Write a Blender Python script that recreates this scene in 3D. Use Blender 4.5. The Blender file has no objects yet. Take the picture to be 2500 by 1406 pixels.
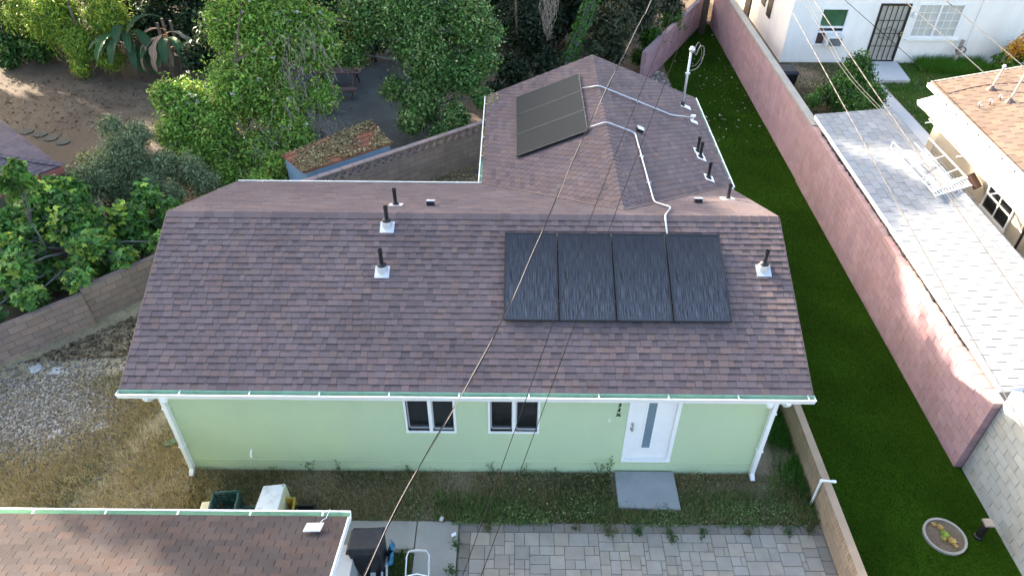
import bpy, math, random
import numpy as np
from mathutils import Vector

# ------------------------------------------------------------------ camera, sky, sun, exposure
scene = bpy.context.scene
COL = scene.collection
R = math.radians

CAM_LOC = (0.0, -9.9, 13.49)
PITCH, ROLL, YAW = 39.65, 0.51, 0.03            # degrees: down, clockwise, right
cam_data = bpy.data.cameras.new('camera')
cam_data.sensor_fit = 'HORIZONTAL'
cam_data.sensor_width = 36.0
cam_data.lens = 36.0 * 1790.7 / 2500.0
cam_data.clip_start = 0.1
cam_data.clip_end = 600.0
cam = bpy.data.objects.new('camera', cam_data)
COL.objects.link(cam)
_th, _ro, _ya = R(PITCH), R(ROLL), R(YAW)
_d = Vector((math.sin(_ya) * math.cos(_th), math.cos(_ya) * math.cos(_th), -math.sin(_th)))
_r = Vector((math.cos(_ya), -math.sin(_ya), 0.0))
_u = _r.cross(_d)
_r2 = _r * math.cos(_ro) + _u * math.sin(_ro)
_u2 = _u * math.cos(_ro) - _r * math.sin(_ro)
from mathutils import Matrix
cam.matrix_world = Matrix(((_r2.x, _u2.x, -_d.x, CAM_LOC[0]), (_r2.y, _u2.y, -_d.y, CAM_LOC[1]),
                           (_r2.z, _u2.z, -_d.z, CAM_LOC[2]), (0, 0, 0, 1)))
scene.camera = cam

SUN_EL = 22.0
SUN_DIR = Vector((-0.75 * math.cos(R(SUN_EL)), 0.66 * math.cos(R(SUN_EL)), math.sin(R(SUN_EL)))).normalized()
world = bpy.data.worlds.new('World')
scene.world = world
world.use_nodes = True
_nt = world.node_tree
_nt.nodes.clear()
_sky = _nt.nodes.new('ShaderNodeTexSky')
_sky.sky_type = 'NISHITA'
_sky.sun_disc = False
_sky.sun_elevation = R(SUN_EL)
_sky.sun_rotation = math.atan2(SUN_DIR.x, SUN_DIR.y)
_sky.air_density = 1.0
_sky.dust_density = 3.5
_sky.ozone_density = 0.4
_bg = _nt.nodes.new('ShaderNodeBackground')
_bg.inputs['Strength'].default_value = 0.072
_out = _nt.nodes.new('ShaderNodeOutputWorld')
_nt.links.new(_sky.outputs[0], _bg.inputs[0])
_nt.links.new(_bg.outputs[0], _out.inputs[0])

sun_data = bpy.data.lights.new('sun', 'SUN')
sun_data.energy = 2.1
sun_data.angle = R(0.6)
sun_data.color = (1.0, 0.86, 0.68)
sun = bpy.data.objects.new('sun', sun_data)
COL.objects.link(sun)
sun.rotation_euler = SUN_DIR.to_track_quat('Z', 'Y').to_euler()
sun.location = (-40, 40, 40)

scene.view_settings.view_transform = 'Standard'
scene.view_settings.look = 'None'
scene.view_settings.gamma = 1.0
scene.view_settings.use_curve_mapping = False
scene.view_settings.exposure = 3.42

# ------------------------------------------------------------------ helpers
rng = random.Random(7)
WL = {}                                          # world location of every object that parents others


def V(*a):
    return Vector(a)


class MB:
    """collects boxes, prisms and tubes; one mesh when built"""
    def __init__(self):
        self.v, self.f, self.t, self.sm = [], [], [], False

    def face(self, pts, tone=None):
        b = len(self.v)
        self.v.extend([tuple(p) for p in pts])
        self.f.append(tuple(range(b, b + len(pts))))
        self.t.append(tone)

    def grid(self, verts, faces, tone=None):
        b = len(self.v)
        self.v.extend([tuple(p) for p in verts])
        for q in faces:
            self.f.append(tuple(i + b for i in q))
            self.t.append(tone)
        return self

    def box(self, x0, x1, y0, y1, z0, z1, tone=None):
        vs = [(x0, y0, z0), (x1, y0, z0), (x1, y1, z0), (x0, y1, z0), (x0, y0, z1), (x1, y0, z1), (x1, y1, z1), (x0, y1, z1)]
        fs = [(3, 2, 1, 0), (4, 5, 6, 7), (0, 1, 5, 4), (1, 2, 6, 5), (2, 3, 7, 6), (3, 0, 4, 7)]
        return self.grid(vs, fs, tone)

    def obox(self, c, ax, ay, az, tone=None):
        """box from centre and three half-axis vectors"""
        c, ax, ay, az = Vector(c), Vector(ax), Vector(ay), Vector(az)
        vs = [c + ax * i + ay * j + az * k for k in (-1, 1) for (i, j) in ((-1, -1), (1, -1), (1, 1), (-1, 1))]
        fs = [(3, 2, 1, 0), (4, 5, 6, 7), (0, 1, 5, 4), (1, 2, 6, 5), (2, 3, 7, 6), (3, 0, 4, 7)]
        return self.grid(vs, fs, tone)

    def bar(self, a, b, w, h=None, tone=None, up=(0, 0, 1)):
        a, b = Vector(a), Vector(b)
        h = h or w
        d = (b - a)
        L = d.length
        d.normalize()
        s = d.cross(Vector(up))
        if s.length < 1e-4:
            s = d.cross(Vector((1, 0, 0)))
        s.normalize()
        t = s.cross(d)
        return self.obox((a + b) / 2, d * L / 2, s * w / 2, t * h / 2, tone)

    def prism(self, poly, n, tone=None):
        """extrude planar polygon by vector n (poly = top)"""
        n = Vector(n)
        k = len(poly)
        vs = [Vector(p) for p in poly] + [Vector(p) + n for p in poly]
        fs = [tuple(range(k)), tuple(range(2 * k - 1, k - 1, -1))]
        for i in range(k):
            j = (i + 1) % k
            fs.append((i, i + k, j + k, j))
        return self.grid(vs, fs, tone)

    def tube(self, pts, rad, seg=8, cap=True, tone=None):
        pts = [Vector(p) for p in pts]
        if not isinstance(rad, (list, tuple)):
            rad = [rad] * len(pts)
        vs, fs = [], []
        prev = None
        for i, p in enumerate(pts):
            d = (pts[min(i + 1, len(pts) - 1)] - pts[max(i - 1, 0)]).normalized()
            if prev is None:
                s = d.cross(Vector((0, 0, 1)))
                if s.length < 1e-3:
                    s = d.cross(Vector((1, 0, 0)))
            else:
                s = prev - d * prev.dot(d)
            s.normalize()
            prev = s
            t = d.cross(s)
            for k in range(seg):
                a = 2 * math.pi * k / seg
                vs.append(p + (s * math.cos(a) + t * math.sin(a)) * rad[i])
        for i in range(len(pts) - 1):
            for k in range(seg):
                k2 = (k + 1) % seg
                fs.append((i * seg + k, i * seg + k2, (i + 1) * seg + k2, (i + 1) * seg + k))
        if cap:
            fs.append(tuple(range(seg - 1, -1, -1)))
            fs.append(tuple((len(pts) - 1) * seg + k for k in range(seg)))
        return self.grid(vs, fs, tone)

    def lathe(self, c, prof, seg=16, tone=None):
        """prof: list of (radius, z) around vertical axis at c"""
        vs, fs = [], []
        for (r, z) in prof:
            for k in range(seg):
                a = 2 * math.pi * k / seg
                vs.append((c[0] + r * math.cos(a), c[1] + r * math.sin(a), c[2] + z))
        for i in range(len(prof) - 1):
            for k in range(seg):
                k2 = (k + 1) % seg
                fs.append((i * seg + k, i * seg + k2, (i + 1) * seg + k2, (i + 1) * seg + k))
        fs.append(tuple(range(seg - 1, -1, -1)))
        fs.append(tuple((len(prof) - 1) * seg + k for k in range(seg)))
        return self.grid(vs, fs, tone)

    def merge(self, other):
        b = len(self.v)
        self.v.extend(other.v)
        self.f.extend([tuple(i + b for i in q) for q in other.f])
        self.t.extend(other.t)
        return self


TONED = set()


def set_tone(me, tones, material=None):
    if any(t is not None for t in tones) or (material is not None and material.name in TONED):
        a = me.attributes.new('tone', 'FLOAT_COLOR', 'FACE')
        arr = np.ones((len(tones), 4), dtype=np.float32)
        for i, t in enumerate(tones):
            if t is not None:
                arr[i, :3] = t
        a.data.foreach_set('color', arr.ravel())


def link(name, me, material, parent=None, loc=None):
    o = bpy.data.objects.new(name, me)
    if me is not None and material is not None:
        me.materials.append(material)
    COL.objects.link(o)
    if parent is not None:
        o.parent = parent
        WL[o.name] = WL[parent.name]
    else:
        o.location = loc or (0, 0, 0)
        WL[o.name] = Vector(loc or (0, 0, 0))
    return o


def obj(name, mb, material, parent=None, loc=None, smooth=False, bevel=0.0):
    """one mesh object; vertices are given in world space"""
    off = WL[parent.name] if parent is not None else Vector(loc or (0, 0, 0))
    me = bpy.data.meshes.new(name)
    me.from_pydata([(v[0] - off.x, v[1] - off.y, v[2] - off.z) for v in mb.v], [], mb.f)
    set_tone(me, mb.t, material)
    if smooth:
        me.polygons.foreach_set('use_smooth', [True] * len(me.polygons))
    me.update()
    o = link(name, me, material, parent, loc)
    if bevel:
        m = o.modifiers.new('bevel', 'BEVEL')
        m.width = bevel
        m.segments = 2
        m.limit_method = 'ANGLE'
    return o


def tag(o, label, cat, group=None):
    o['label'] = label
    o['category'] = cat
    if group:
        o['group'] = group
    return o


def thing(name, label, cat, loc, group=None):
    o = link(name, None, None, None, loc)
    o.empty_display_size = 0.2
    return tag(o, label, cat, group)


def structure(o):
    o['kind'] = 'structure'
    return o


def stuff(o):
    o['kind'] = 'stuff'
    return o


def pieces(name, items, material, parent, rest_name, limit=300, keep=None):
    """items: small MBs. The `limit` nearest to the viewpoint become objects, the rest one 'stuff' part."""
    c = Vector(CAM_LOC)
    key = [((Vector(m.v[0]) - c).length, i) for i, m in enumerate(items)]
    if keep is not None:
        key = [(k + (0 if keep(items[i]) else 1000), i) for k, i in key]
    key.sort()
    sel = [i for _, i in key[:limit]]
    for i in sel:
        obj(name, items[i], material, parent)
    ss = set(sel)
    if len(items) > limit:
        mb = MB()
        for i, m in enumerate(items):
            if i not in ss:
                mb.merge(m)
        stuff(obj(rest_name, mb, material, parent))


def np_mesh(name, verts, faces, tones, material, parent=None, loc=None, smooth=False):
    """fast mesh from numpy: verts (N,3), faces (M,k) all the same size"""
    off = WL[parent.name] if parent is not None else Vector(loc or (0, 0, 0))
    verts = np.asarray(verts, dtype=np.float32) - np.array(off, dtype=np.float32)
    faces = np.asarray(faces, dtype=np.int32)
    me = bpy.data.meshes.new(name)
    k = faces.shape[1]
    me.vertices.add(len(verts))
    me.vertices.foreach_set('co', verts.ravel())
    me.loops.add(faces.size)
    me.loops.foreach_set('vertex_index', faces.ravel())
    me.polygons.add(len(faces))
    me.polygons.foreach_set('loop_start', np.arange(0, faces.size, k, dtype=np.int32))
    me.polygons.foreach_set('loop_total', np.full(len(faces), k, dtype=np.int32))
    if smooth:
        me.polygons.foreach_set('use_smooth', np.ones(len(faces), dtype=bool))
    if tones is not None:
        a = me.attributes.new('tone', 'FLOAT_COLOR', 'FACE')
        arr = np.ones((len(faces), 4), dtype=np.float32)
        arr[:, :3] = tones
        a.data.foreach_set('color', arr.ravel())
    me.update(calc_edges=True)
    return link(name, me, material, parent, loc)


# ------------------------------------------------------------------ materials
MATS = {}


def mat(name, color, rough=0.8, var=0.12, scale=5.0, bump=0.0, bscale=60.0, tone=False, metal=0.0, spec=0.4,
        dirt=None, dscale=1.2, damt=0.0, transl=0.0, coat=0.0, fine=0.0, fscale=150.0, streak=0.0):
    if tone:
        TONED.add(name)
    m = bpy.data.materials.new(name)
    m.use_nodes = True
    nt = m.node_tree
    nt.nodes.clear()
    N = nt.nodes.new
    Lk = nt.links.new
    out = N('ShaderNodeOutputMaterial')
    bs = N('ShaderNodeBsdfPrincipled')
    bs.inputs['Roughness'].default_value = rough
    bs.inputs['Metallic'].default_value = metal
    bs.inputs['Specular IOR Level'].default_value = spec
    bs.inputs['Coat Weight'].default_value = coat
    geo = N('ShaderNodeNewGeometry')
    cur = None

    def noise(sc, det=5.0, rg=0.6):
        n = N('ShaderNodeTexNoise')
        n.inputs['Scale'].default_value = sc
        n.inputs['Detail'].default_value = det
        n.inputs['Roughness'].default_value = rg
        Lk(geo.outputs['Position'], n.inputs['Vector'])
        return n

    def mult(a_sock, fac_sock, lo, hi):
        mr = N('ShaderNodeMapRange')
        mr.inputs['From Min'].default_value = 0.3
        mr.inputs['From Max'].default_value = 0.7
        mr.inputs['To Min'].default_value = lo
        mr.inputs['To Max'].default_value = hi
        Lk(fac_sock, mr.inputs['Value'])
        vm = N('ShaderNodeVectorMath')
        vm.operation = 'SCALE'
        Lk(a_sock, vm.inputs[0])
        Lk(mr.outputs[0], vm.inputs['Scale'])
        return vm.outputs[0]

    rgb = N('ShaderNodeRGB')
    rgb.outputs[0].default_value = (*color, 1)
    cur = rgb.outputs[0]
    if tone:
        at = N('ShaderNodeAttribute')
        at.attribute_name = 'tone'
        vm = N('ShaderNodeVectorMath')
        vm.operation = 'MULTIPLY'
        Lk(cur, vm.inputs[0])
        Lk(at.outputs['Color'], vm.inputs[1])
        cur = vm.outputs[0]
    if damt:
        n = noise(dscale, 6.0, 0.65)
        rp = N('ShaderNodeMapRange')
        rp.inputs['From Min'].default_value = 0.48
        rp.inputs['From Max'].default_value = 0.68
        rp.inputs['To Max'].default_value = damt
        Lk(n.outputs['Fac'], rp.inputs['Value'])
        mx = N('ShaderNodeMix')
        mx.data_type = 'RGBA'
        Lk(rp.outputs[0], mx.inputs['Factor'])
        Lk(cur, mx.inputs[6])
        mx.inputs[7].default_value = (*dirt, 1)
        cur = mx.outputs[2]
    if var:
        cur = mult(cur, noise(scale).outputs['Fac'], 1 - var, 1 + var)
    if fine:
        cur = mult(cur, noise(fscale, 2.0, 0.7).outputs['Fac'], 1 - fine, 1 + fine)
    if streak:
        mp = N('ShaderNodeMapping')
        mp.inputs['Scale'].default_value = (3.2, 3.2, 0.22)
        Lk(geo.outputs['Position'], mp.inputs['Vector'])
        ns = N('ShaderNodeTexNoise')
        ns.inputs['Scale'].default_value = 1.6
        ns.inputs['Detail'].default_value = 5.0
        ns.inputs['Roughness'].default_value = 0.65
        Lk(mp.outputs[0], ns.inputs['Vector'])
        cur = mult(cur, ns.outputs['Fac'], 1 - streak, 1 + streak * .6)
    Lk(cur, bs.inputs['Base Color'])
    if bump:
        nb = noise(bscale, 4.0, 0.6)
        bp = N('ShaderNodeBump')
        bp.inputs['Strength'].default_value = min(1.0, bump * 40)
        bp.inputs['Distance'].default_value = bump
        Lk(nb.outputs['Fac'], bp.inputs['Height'])
        Lk(bp.outputs[0], bs.inputs['Normal'])
    if transl:
        tr = N('ShaderNodeBsdfTranslucent')
        Lk(cur, tr.inputs['Color'])
        mx = N('ShaderNodeMixShader')
        mx.inputs[0].default_value = transl
        Lk(bs.outputs[0], mx.inputs[1])
        Lk(tr.outputs[0], mx.inputs[2])
        Lk(mx.outputs[0], out.inputs['Surface'])
    else:
        Lk(bs.outputs[0], out.inputs['Surface'])
    MATS[name] = m
    return m


mat('shingle', (0.130, 0.104, 0.107), 0.95, 0.12, 0.8, 0.003, 120, tone=True, fine=0.22, fscale=90, spec=0.15)
mat('shingle_front', (0.077, 0.062, 0.058), 0.95, 0.12, 1.3, 0.003, 120, tone=True, fine=0.28, fscale=80, spec=0.15)
mat('shingle_pale', (0.24, 0.255, 0.27), 0.9, 0.06, 1.5, 0.002, 100, tone=True, fine=0.08, fscale=70, spec=0.2, dirt=(0.33, 0.30, 0.26), damt=0.25, dscale=2.5)
mat('shingle_tan', (0.185, 0.138, 0.108), 0.95, 0.10, 1.5, 0.003, 100, tone=True, fine=0.15, fscale=80, spec=0.15)
mat('shingle_hip', (0.15, 0.12, 0.13), 0.95, 0.10, 1.5, 0.003, 100, tone=True, fine=0.2, fscale=80, spec=0.15)
mat('roof_deck', (0.06, 0.05, 0.05), 0.95, 0.1)
mat('stucco_green', (0.485, 0.59, 0.395), 0.9, 0.06, 0.7, 0.009, 60, fine=0.08, fscale=45, streak=0.012, dirt=(0.43, 0.53, 0.29), damt=0.45, dscale=0.7, spec=0.2)
mat('stucco_white', (0.86, 0.84, 0.80), 0.9, 0.04, 0.8, 0.006, 50, streak=0.05, dirt=(0.76, 0.73, 0.67), damt=0.35, dscale=0.6, spec=0.2)
mat('stucco_cream', (0.46, 0.42, 0.35), 0.9, 0.06, 0.8, 0.006, 50, streak=0.08, dirt=(0.38, 0.34, 0.27), damt=0.4, dscale=1.1, spec=0.2)
mat('white_paint', (0.83, 0.83, 0.83), 0.45, 0.03, 3.0, dirt=(0.68, 0.66, 0.62), damt=0.15, dscale=5)
mat('white_sheet', (0.85, 0.85, 0.84), 0.6, 0.03, 2.0, dirt=(0.7, 0.68, 0.62), damt=0.2, dscale=1.5)
mat('gutter_inside', (0.42, 0.62, 0.47), 0.6, 0.10, 4.0, dirt=(0.16, 0.20, 0.12), damt=0.3, dscale=6)
mat('galvanised', (0.60, 0.63, 0.67), 0.42, 0.10, 6.0, metal=0.55)
mat('aluminium', (0.72, 0.74, 0.77), 0.35, 0.05, 5.0, metal=0.6)
mat('brown_flashing', (0.14, 0.095, 0.085), 0.6, 0.1, 4.0)
mat('black_plastic', (0.011, 0.012, 0.014), 0.45, 0.2, 8.0, dirt=(0.035, 0.038, 0.048), damt=0.5, dscale=3.0)
mat('black_metal', (0.015, 0.014, 0.014), 0.4, 0.1)
mat('dark_glass', (0.012, 0.014, 0.016), 0.06, 0.0, spec=0.6)
mat('grey_glass', (0.16, 0.22, 0.27), 0.25, 0.05, 2.0)
mat('green_glass', (0.05, 0.12, 0.06), 0.1, 0.3, 2.0, spec=0.6)
mat('curtain_glass', (0.50, 0.50, 0.46), 0.35, 0.12, 2.0)
mat('concrete', (0.30, 0.29, 0.26), 0.9, 0.10, 1.4, 0.003, 60, dirt=(0.25, 0.24, 0.20), damt=0.5, dscale=1.2, fine=0.10)
mat('concrete_slab', (0.27, 0.285, 0.30), 0.9, 0.10, 2.0, 0.004, 50, dirt=(0.22, 0.22, 0.21), damt=0.5, dscale=1.6, fine=0.12)
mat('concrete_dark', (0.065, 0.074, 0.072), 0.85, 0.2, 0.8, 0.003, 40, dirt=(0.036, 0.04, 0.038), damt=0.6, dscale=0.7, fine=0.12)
mat('path_concrete', (0.47, 0.48, 0.49), 0.9, 0.08, 1.0, 0.002, 50, dirt=(0.36, 0.35, 0.33), damt=0.35, dscale=0.8, fine=0.06)
mat('asphalt', (0.16, 0.16, 0.155), 0.9, 0.15, 1.5, 0.003, 60, fine=0.15)
mat('paver', (0.30, 0.27, 0.225), 0.9, 0.12, 3.0, 0.003, 70, tone=True, fine=0.12, fscale=110, dirt=(0.24, 0.23, 0.20), damt=0.3, dscale=1.0)
mat('joint_sand', (0.17, 0.16, 0.14), 0.95, 0.2, 6)
mat('pink_block', (0.37, 0.243, 0.265), 0.9, 0.07, 1.2, 0.005, 50, tone=True, streak=0.13, fine=0.12, fscale=70, dirt=(0.30, 0.20, 0.195), damt=0.4, dscale=0.55)
mat('pink_mortar', (0.27, 0.20, 0.21), 0.95, 0.12, 4)
mat('tan_block', (0.40, 0.29, 0.20), 0.9, 0.10, 2, 0.004, 60, tone=True, fine=0.12, dirt=(0.24, 0.19, 0.13), damt=0.5, dscale=1.2)
mat('tan_mortar', (0.20, 0.155, 0.115), 0.95, 0.12, 4)
mat('brown_block', (0.31, 0.235, 0.215), 0.9, 0.10, 1.5, 0.005, 50, tone=True, streak=0.10, fine=0.12, dirt=(0.22, 0.17, 0.145), damt=0.45, dscale=0.8)
mat('brown_mortar', (0.15, 0.115, 0.10), 0.95, 0.12, 4)
mat('grey_block', (0.34, 0.355, 0.35), 0.9, 0.08, 1.5, 0.006, 40, tone=True, fine=0.10, dirt=(0.31, 0.27, 0.20), damt=0.5, dscale=0.9, streak=0.08)
mat('grey_mortar', (0.22, 0.225, 0.22), 0.95, 0.12, 4)
mat('soil', (0.155, 0.118, 0.078), 0.95, 0.3, 1.6, 0.02, 12, dirt=(0.21, 0.17, 0.12), damt=0.7, dscale=0.9, fine=0.3, fscale=30)
mat('straw_soil', (0.31, 0.26, 0.165), 0.95, 0.25, 2.0, 0.02, 15, dirt=(0.22, 0.185, 0.14), damt=0.8, dscale=0.9, fine=0.35, fscale=28)
mat('strip_soil', (0.20, 0.16, 0.105), 0.95, 0.3, 2.2, 0.02, 14, dirt=(0.10, 0.085, 0.055), damt=0.7, dscale=1.1, fine=0.35, fscale=26)
mat('soil_dark', (0.06, 0.045, 0.032), 0.95, 0.3, 1.6, 0.02, 12, fine=0.25, fscale=30)
mat('bare_dirt', (0.115, 0.087, 0.062), 0.95, 0.25, 0.6, 0.02, 9, dirt=(0.165, 0.135, 0.095), damt=0.75, dscale=0.45, fine=0.22, fscale=22)
mat('turf_base', (0.022, 0.052, 0.003), 0.95, spec=0.05, var=0.35, scale=0.5, bump=0.01, bscale=80, fine=0.3, fscale=60)
mat('blade', (1, 1, 1), 0.9, 0.0, tone=True, transl=0.25, spec=0.05)
mat('leaf', (1, 1, 1), 0.5, 0.0, tone=True, transl=0.34, spec=0.35)
mat('leaf_dry', (1, 1, 1), 0.8, 0.0, tone=True, spec=0.2)
mat('bark', (0.16, 0.12, 0.09), 0.95, 0.3, 9, 0.02, 25, fine=0.2)
mat('bark_grey', (0.15, 0.148, 0.14), 0.95, 0.3, 9, 0.02, 25, fine=0.2)
mat('twig', (0.30, 0.24, 0.20), 0.9, 0.3, 9)
mat('stone', (1, 1, 1), 0.9, 0.1, 9, tone=True)
mat('rust_metal', (0.27, 0.095, 0.05), 0.85, 0.25, 1.6, dirt=(0.14, 0.08, 0.06), damt=0.7, dscale=1.0)
mat('blue_paint', (0.22, 0.33, 0.44), 0.7, 0.1, 2.0, dirt=(0.16, 0.19, 0.2), damt=0.3, dscale=5)
mat('brown_wood', (0.085, 0.052, 0.05), 0.75, 0.2, 2.0, 0.002, 40, fine=0.15)
mat('grey_wood', (0.30, 0.26, 0.22), 0.85, 0.25, 5.0, 0.004, 30)
mat('red_metal', (0.25, 0.085, 0.075), 0.6, 0.15, 3.0)
mat('red_fascia', (0.36, 0.115, 0.095), 0.7, 0.15, 3.0)
mat('green_plastic', (0.018, 0.065, 0.060), 0.5, 0.15, 3.0, dirt=(0.05, 0.10, 0.10), damt=0.4, dscale=4)
mat('yellow_plastic', (0.45, 0.30, 0.05), 0.55, 0.15, 3.0)
mat('cream_enamel', (0.70, 0.65, 0.42), 0.45, 0.1, 3.0)
mat('white_enamel', (0.80, 0.81, 0.82), 0.4, 0.05, 3.0, dirt=(0.35, 0.33, 0.31), damt=0.5, dscale=4.5)
mat('blue_bag', (0.06, 0.24, 0.40), 0.5, 0.2, 6.0)
mat('pvc', (0.82, 0.84, 0.85), 0.4, 0.02, 3.0)
mat('grey_pipe', (0.42, 0.44, 0.45), 0.5, 0.08, 4.0)
mat('rubber', (0.015, 0.015, 0.015), 0.7, 0.1)
mat('cable_white', (0.17, 0.15, 0.14), 0.5, 0.15, 12.0)
mat('cable_black', (0.006, 0.006, 0.007), 0.8, 0.1, spec=0.1)
mat('cable_pale', (0.15, 0.142, 0.132), 0.6, 0.12, 6.0)
mat('brass', (0.50, 0.38, 0.16), 0.3, 0.05, metal=0.8)
mat('nickel', (0.42, 0.41, 0.39), 0.3, 0.05, metal=0.8)
mat('screen_grey', (0.40, 0.39, 0.34), 0.7, 0.10, 2.0)
mat('small_panel', (0.42, 0.43, 0.47), 0.35, 0.05, 3)
mat('terracotta', (0.10, 0.055, 0.04), 0.85, 0.15, 4)
mat('petal', (1, 1, 1), 0.6, 0.0, tone=True, transl=0.3)
mat('paper', (0.80, 0.82, 0.84), 0.8, 0.05)


def panel_material(name, dusty):
    """black solar glass with fine vertical cell lines and a film of dust and painted sheen, stronger low down"""
    m = bpy.data.materials.new(name)
    m.use_nodes = True
    nt = m.node_tree
    bs = nt.nodes['Principled BSDF']
    N, Lk = nt.nodes.new, nt.links.new
    tc = N('ShaderNodeTexCoord')
    wv = N('ShaderNodeTexWave')
    wv.wave_type = 'BANDS'
    wv.bands_direction = 'X'
    wv.inputs['Scale'].default_value = 13.0
    wv.inputs['Distortion'].default_value = 0.6
    wv.inputs['Detail'].default_value = 3.0
    wv.inputs['Detail Scale'].default_value = 6.0
    Lk(tc.outputs['UV'], wv.inputs['Vector'])
    mp = N('ShaderNodeMapping')
    mp.inputs['Scale'].default_value = (90.0, 5.0, 1.0)
    Lk(tc.outputs['UV'], mp.inputs['Vector'])
    ns = N('ShaderNodeTexNoise')
    ns.inputs['Scale'].default_value = 1.0
    ns.inputs['Detail'].default_value = 6.0
    ns.inputs['Roughness'].default_value = 0.7
    Lk(mp.outputs[0], ns.inputs['Vector'])
    mr = N('ShaderNodeMapRange')
    mr.inputs['From Min'].default_value = 0.42
    mr.inputs['From Max'].default_value = 0.72
    mr.inputs['To Max'].default_value = 0.9
    Lk(ns.outputs['Fac'], mr.inputs['Value'])
    sx = N('ShaderNodeSeparateXYZ')
    Lk(tc.outputs['UV'], sx.inputs[0])
    gr = N('ShaderNodeMapRange')
    gr.inputs['From Min'].default_value = 1.0
    gr.inputs['From Max'].default_value = 0.0
    gr.inputs['To Min'].default_value = 0.2
    gr.inputs['To Max'].default_value = 1.0
    Lk(sx.outputs['Y'], gr.inputs['Value'])
    dm = N('ShaderNodeMath')
    dm.operation = 'MULTIPLY'
    Lk(mr.outputs[0], dm.inputs[0])
    Lk(gr.outputs[0], dm.inputs[1])
    c1 = N('ShaderNodeMix')
    c1.data_type = 'RGBA'
    c1.inputs[6].default_value = (*((0.014, 0.016, 0.021) if not dusty else (0.017, 0.022, 0.025)), 1)
    c1.inputs[7].default_value = (*((0.17, 0.195, 0.245) if not dusty else (0.030, 0.038, 0.041)), 1)  # main panels: dust colour also carries a painted blue-grey sheen
    Lk(dm.outputs[0], c1.inputs['Factor'])
    c2 = N('ShaderNodeMix')
    c2.data_type = 'RGBA'
    c2.blend_type = 'MULTIPLY'
    c2.inputs['Factor'].default_value = 0.35
    Lk(c1.outputs[2], c2.inputs[6])
    Lk(wv.outputs['Color'], c2.inputs[7])
    Lk(c2.outputs[2], bs.inputs['Base Color'])
    bs.inputs['Roughness'].default_value = 0.22 if not dusty else 0.5
    bs.inputs['Specular IOR Level'].default_value = 0.4 if not dusty else 0.08
    MATS[name] = m


panel_material('solar_glass', False)
panel_material('solar_glass_dusty', True)
mat('panel_frame', (0.035, 0.037, 0.04), 0.4, 0.05, metal=0.4)
M = MATS
# ------------------------------------------------------------------ ground and paving (the setting)
def sheet(name, poly, z, material):
    mb = MB()
    mb.face([(x, y, z) for x, y in poly])
    return structure(obj(name, mb, M[material]))


g = MB()
g.box(-150, 150, -150, 150, -0.6, -0.02)
structure(obj('ground', g, M['soil']))
sheet('yard_dirt', [(-60, 4.0), (-13.9, 2.8), (-0.6, 14.5), (6.4, 21.2), (9.9, 26.9), (9.9, 60), (-60, 60)], 0.0, 'bare_dirt')
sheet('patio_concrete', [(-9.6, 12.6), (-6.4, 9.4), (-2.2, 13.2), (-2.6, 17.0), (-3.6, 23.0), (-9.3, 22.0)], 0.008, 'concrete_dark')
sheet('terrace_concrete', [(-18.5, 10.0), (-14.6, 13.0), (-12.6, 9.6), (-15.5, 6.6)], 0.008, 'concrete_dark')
g = MB()
g.prism([(6.58, -8, .012), (10.12, -8, .012), (10.12, 27.6, .012), (9.5, 27.6, .012), (6.85, 22.7, .012), (6.85, 20.0, .012), (6.58, 18.0, .012)], (0, 0, -.3))
structure(obj('turf_lawn', g, M['turf_base']))

g = MB()
g.box(10.16, 60, 0.28, 60, -0.3, 0.6)
structure(obj('neighbour_ground', g, M['soil']))
sheet('neighbour_lawn', [(10.2, 13.2), (13.4, 13.4), (14.5, 19.5), (14.6, 21.5), (10.2, 21.5)], 0.606, 'soil')
sheet('alley_strip', [(12.4, 2.0), (13.6, 2.0), (14.05, 14.2), (13.95, 17.6), (13.3, 14.0), (12.9, 12.0)], 0.607, 'asphalt')
sheet('side_path', [(14.05, 19.2), (15.35, 19.2), (15.45, 14.0), (15.4, 2.0), (13.3, 2.0), (13.75, 14.2), (13.9, 17.6)], 0.614, 'path_concrete')

# concrete walk at the front left, cut by a joint into two slabs
sheet('left_yard', [(-20, -4.5), (-20, 2.0), (-13.6, 2.9), (-8.4, 7.5), (-7.05, 7.0), (-7.05, .0), (-6.6, -.1), (-6.6, -4.5)], -.012, 'straw_soil')
sheet('front_strip', [(-6.58, -1.6), (6.46, -1.6), (6.46, 7.0), (5.3, 7.0), (5.3, .1), (-6.58, .1)], -.008, 'strip_soil')
walk = structure(link('walkway', None, None, None, (-2.2, -2.0, 0)))
for x0, x1, y0 in ((-3.9, -1.93, -1.90), (-1.905, -1.06, -4.5)):
    m = MB()
    m.box(x0, x1, y0, -1.26, -0.08, 0.03)
    obj('slab', m, M['concrete'], walk, bevel=0.006)
m = MB()
for i in range(7):
    m2 = MB().box(-3.75 + i * 0.27, -3.52 + i * 0.27, -2.0, -1.915, -0.05, 0.045 + 0.01 * (i % 2), (rng.uniform(0.7, 1.1),) * 3)
    obj('edging_brick', m2, M['paver'], walk)

# pavers: dark border course, random ashlar field
paving = structure(link('paving', None, None, None, (2.7, -2.5, 0)))
m = MB()
m.box(-1.03, 6.46, -4.6, -1.27, -0.1, 0.004)
obj('sand_bed', m, M['joint_sand'], paving)


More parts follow.
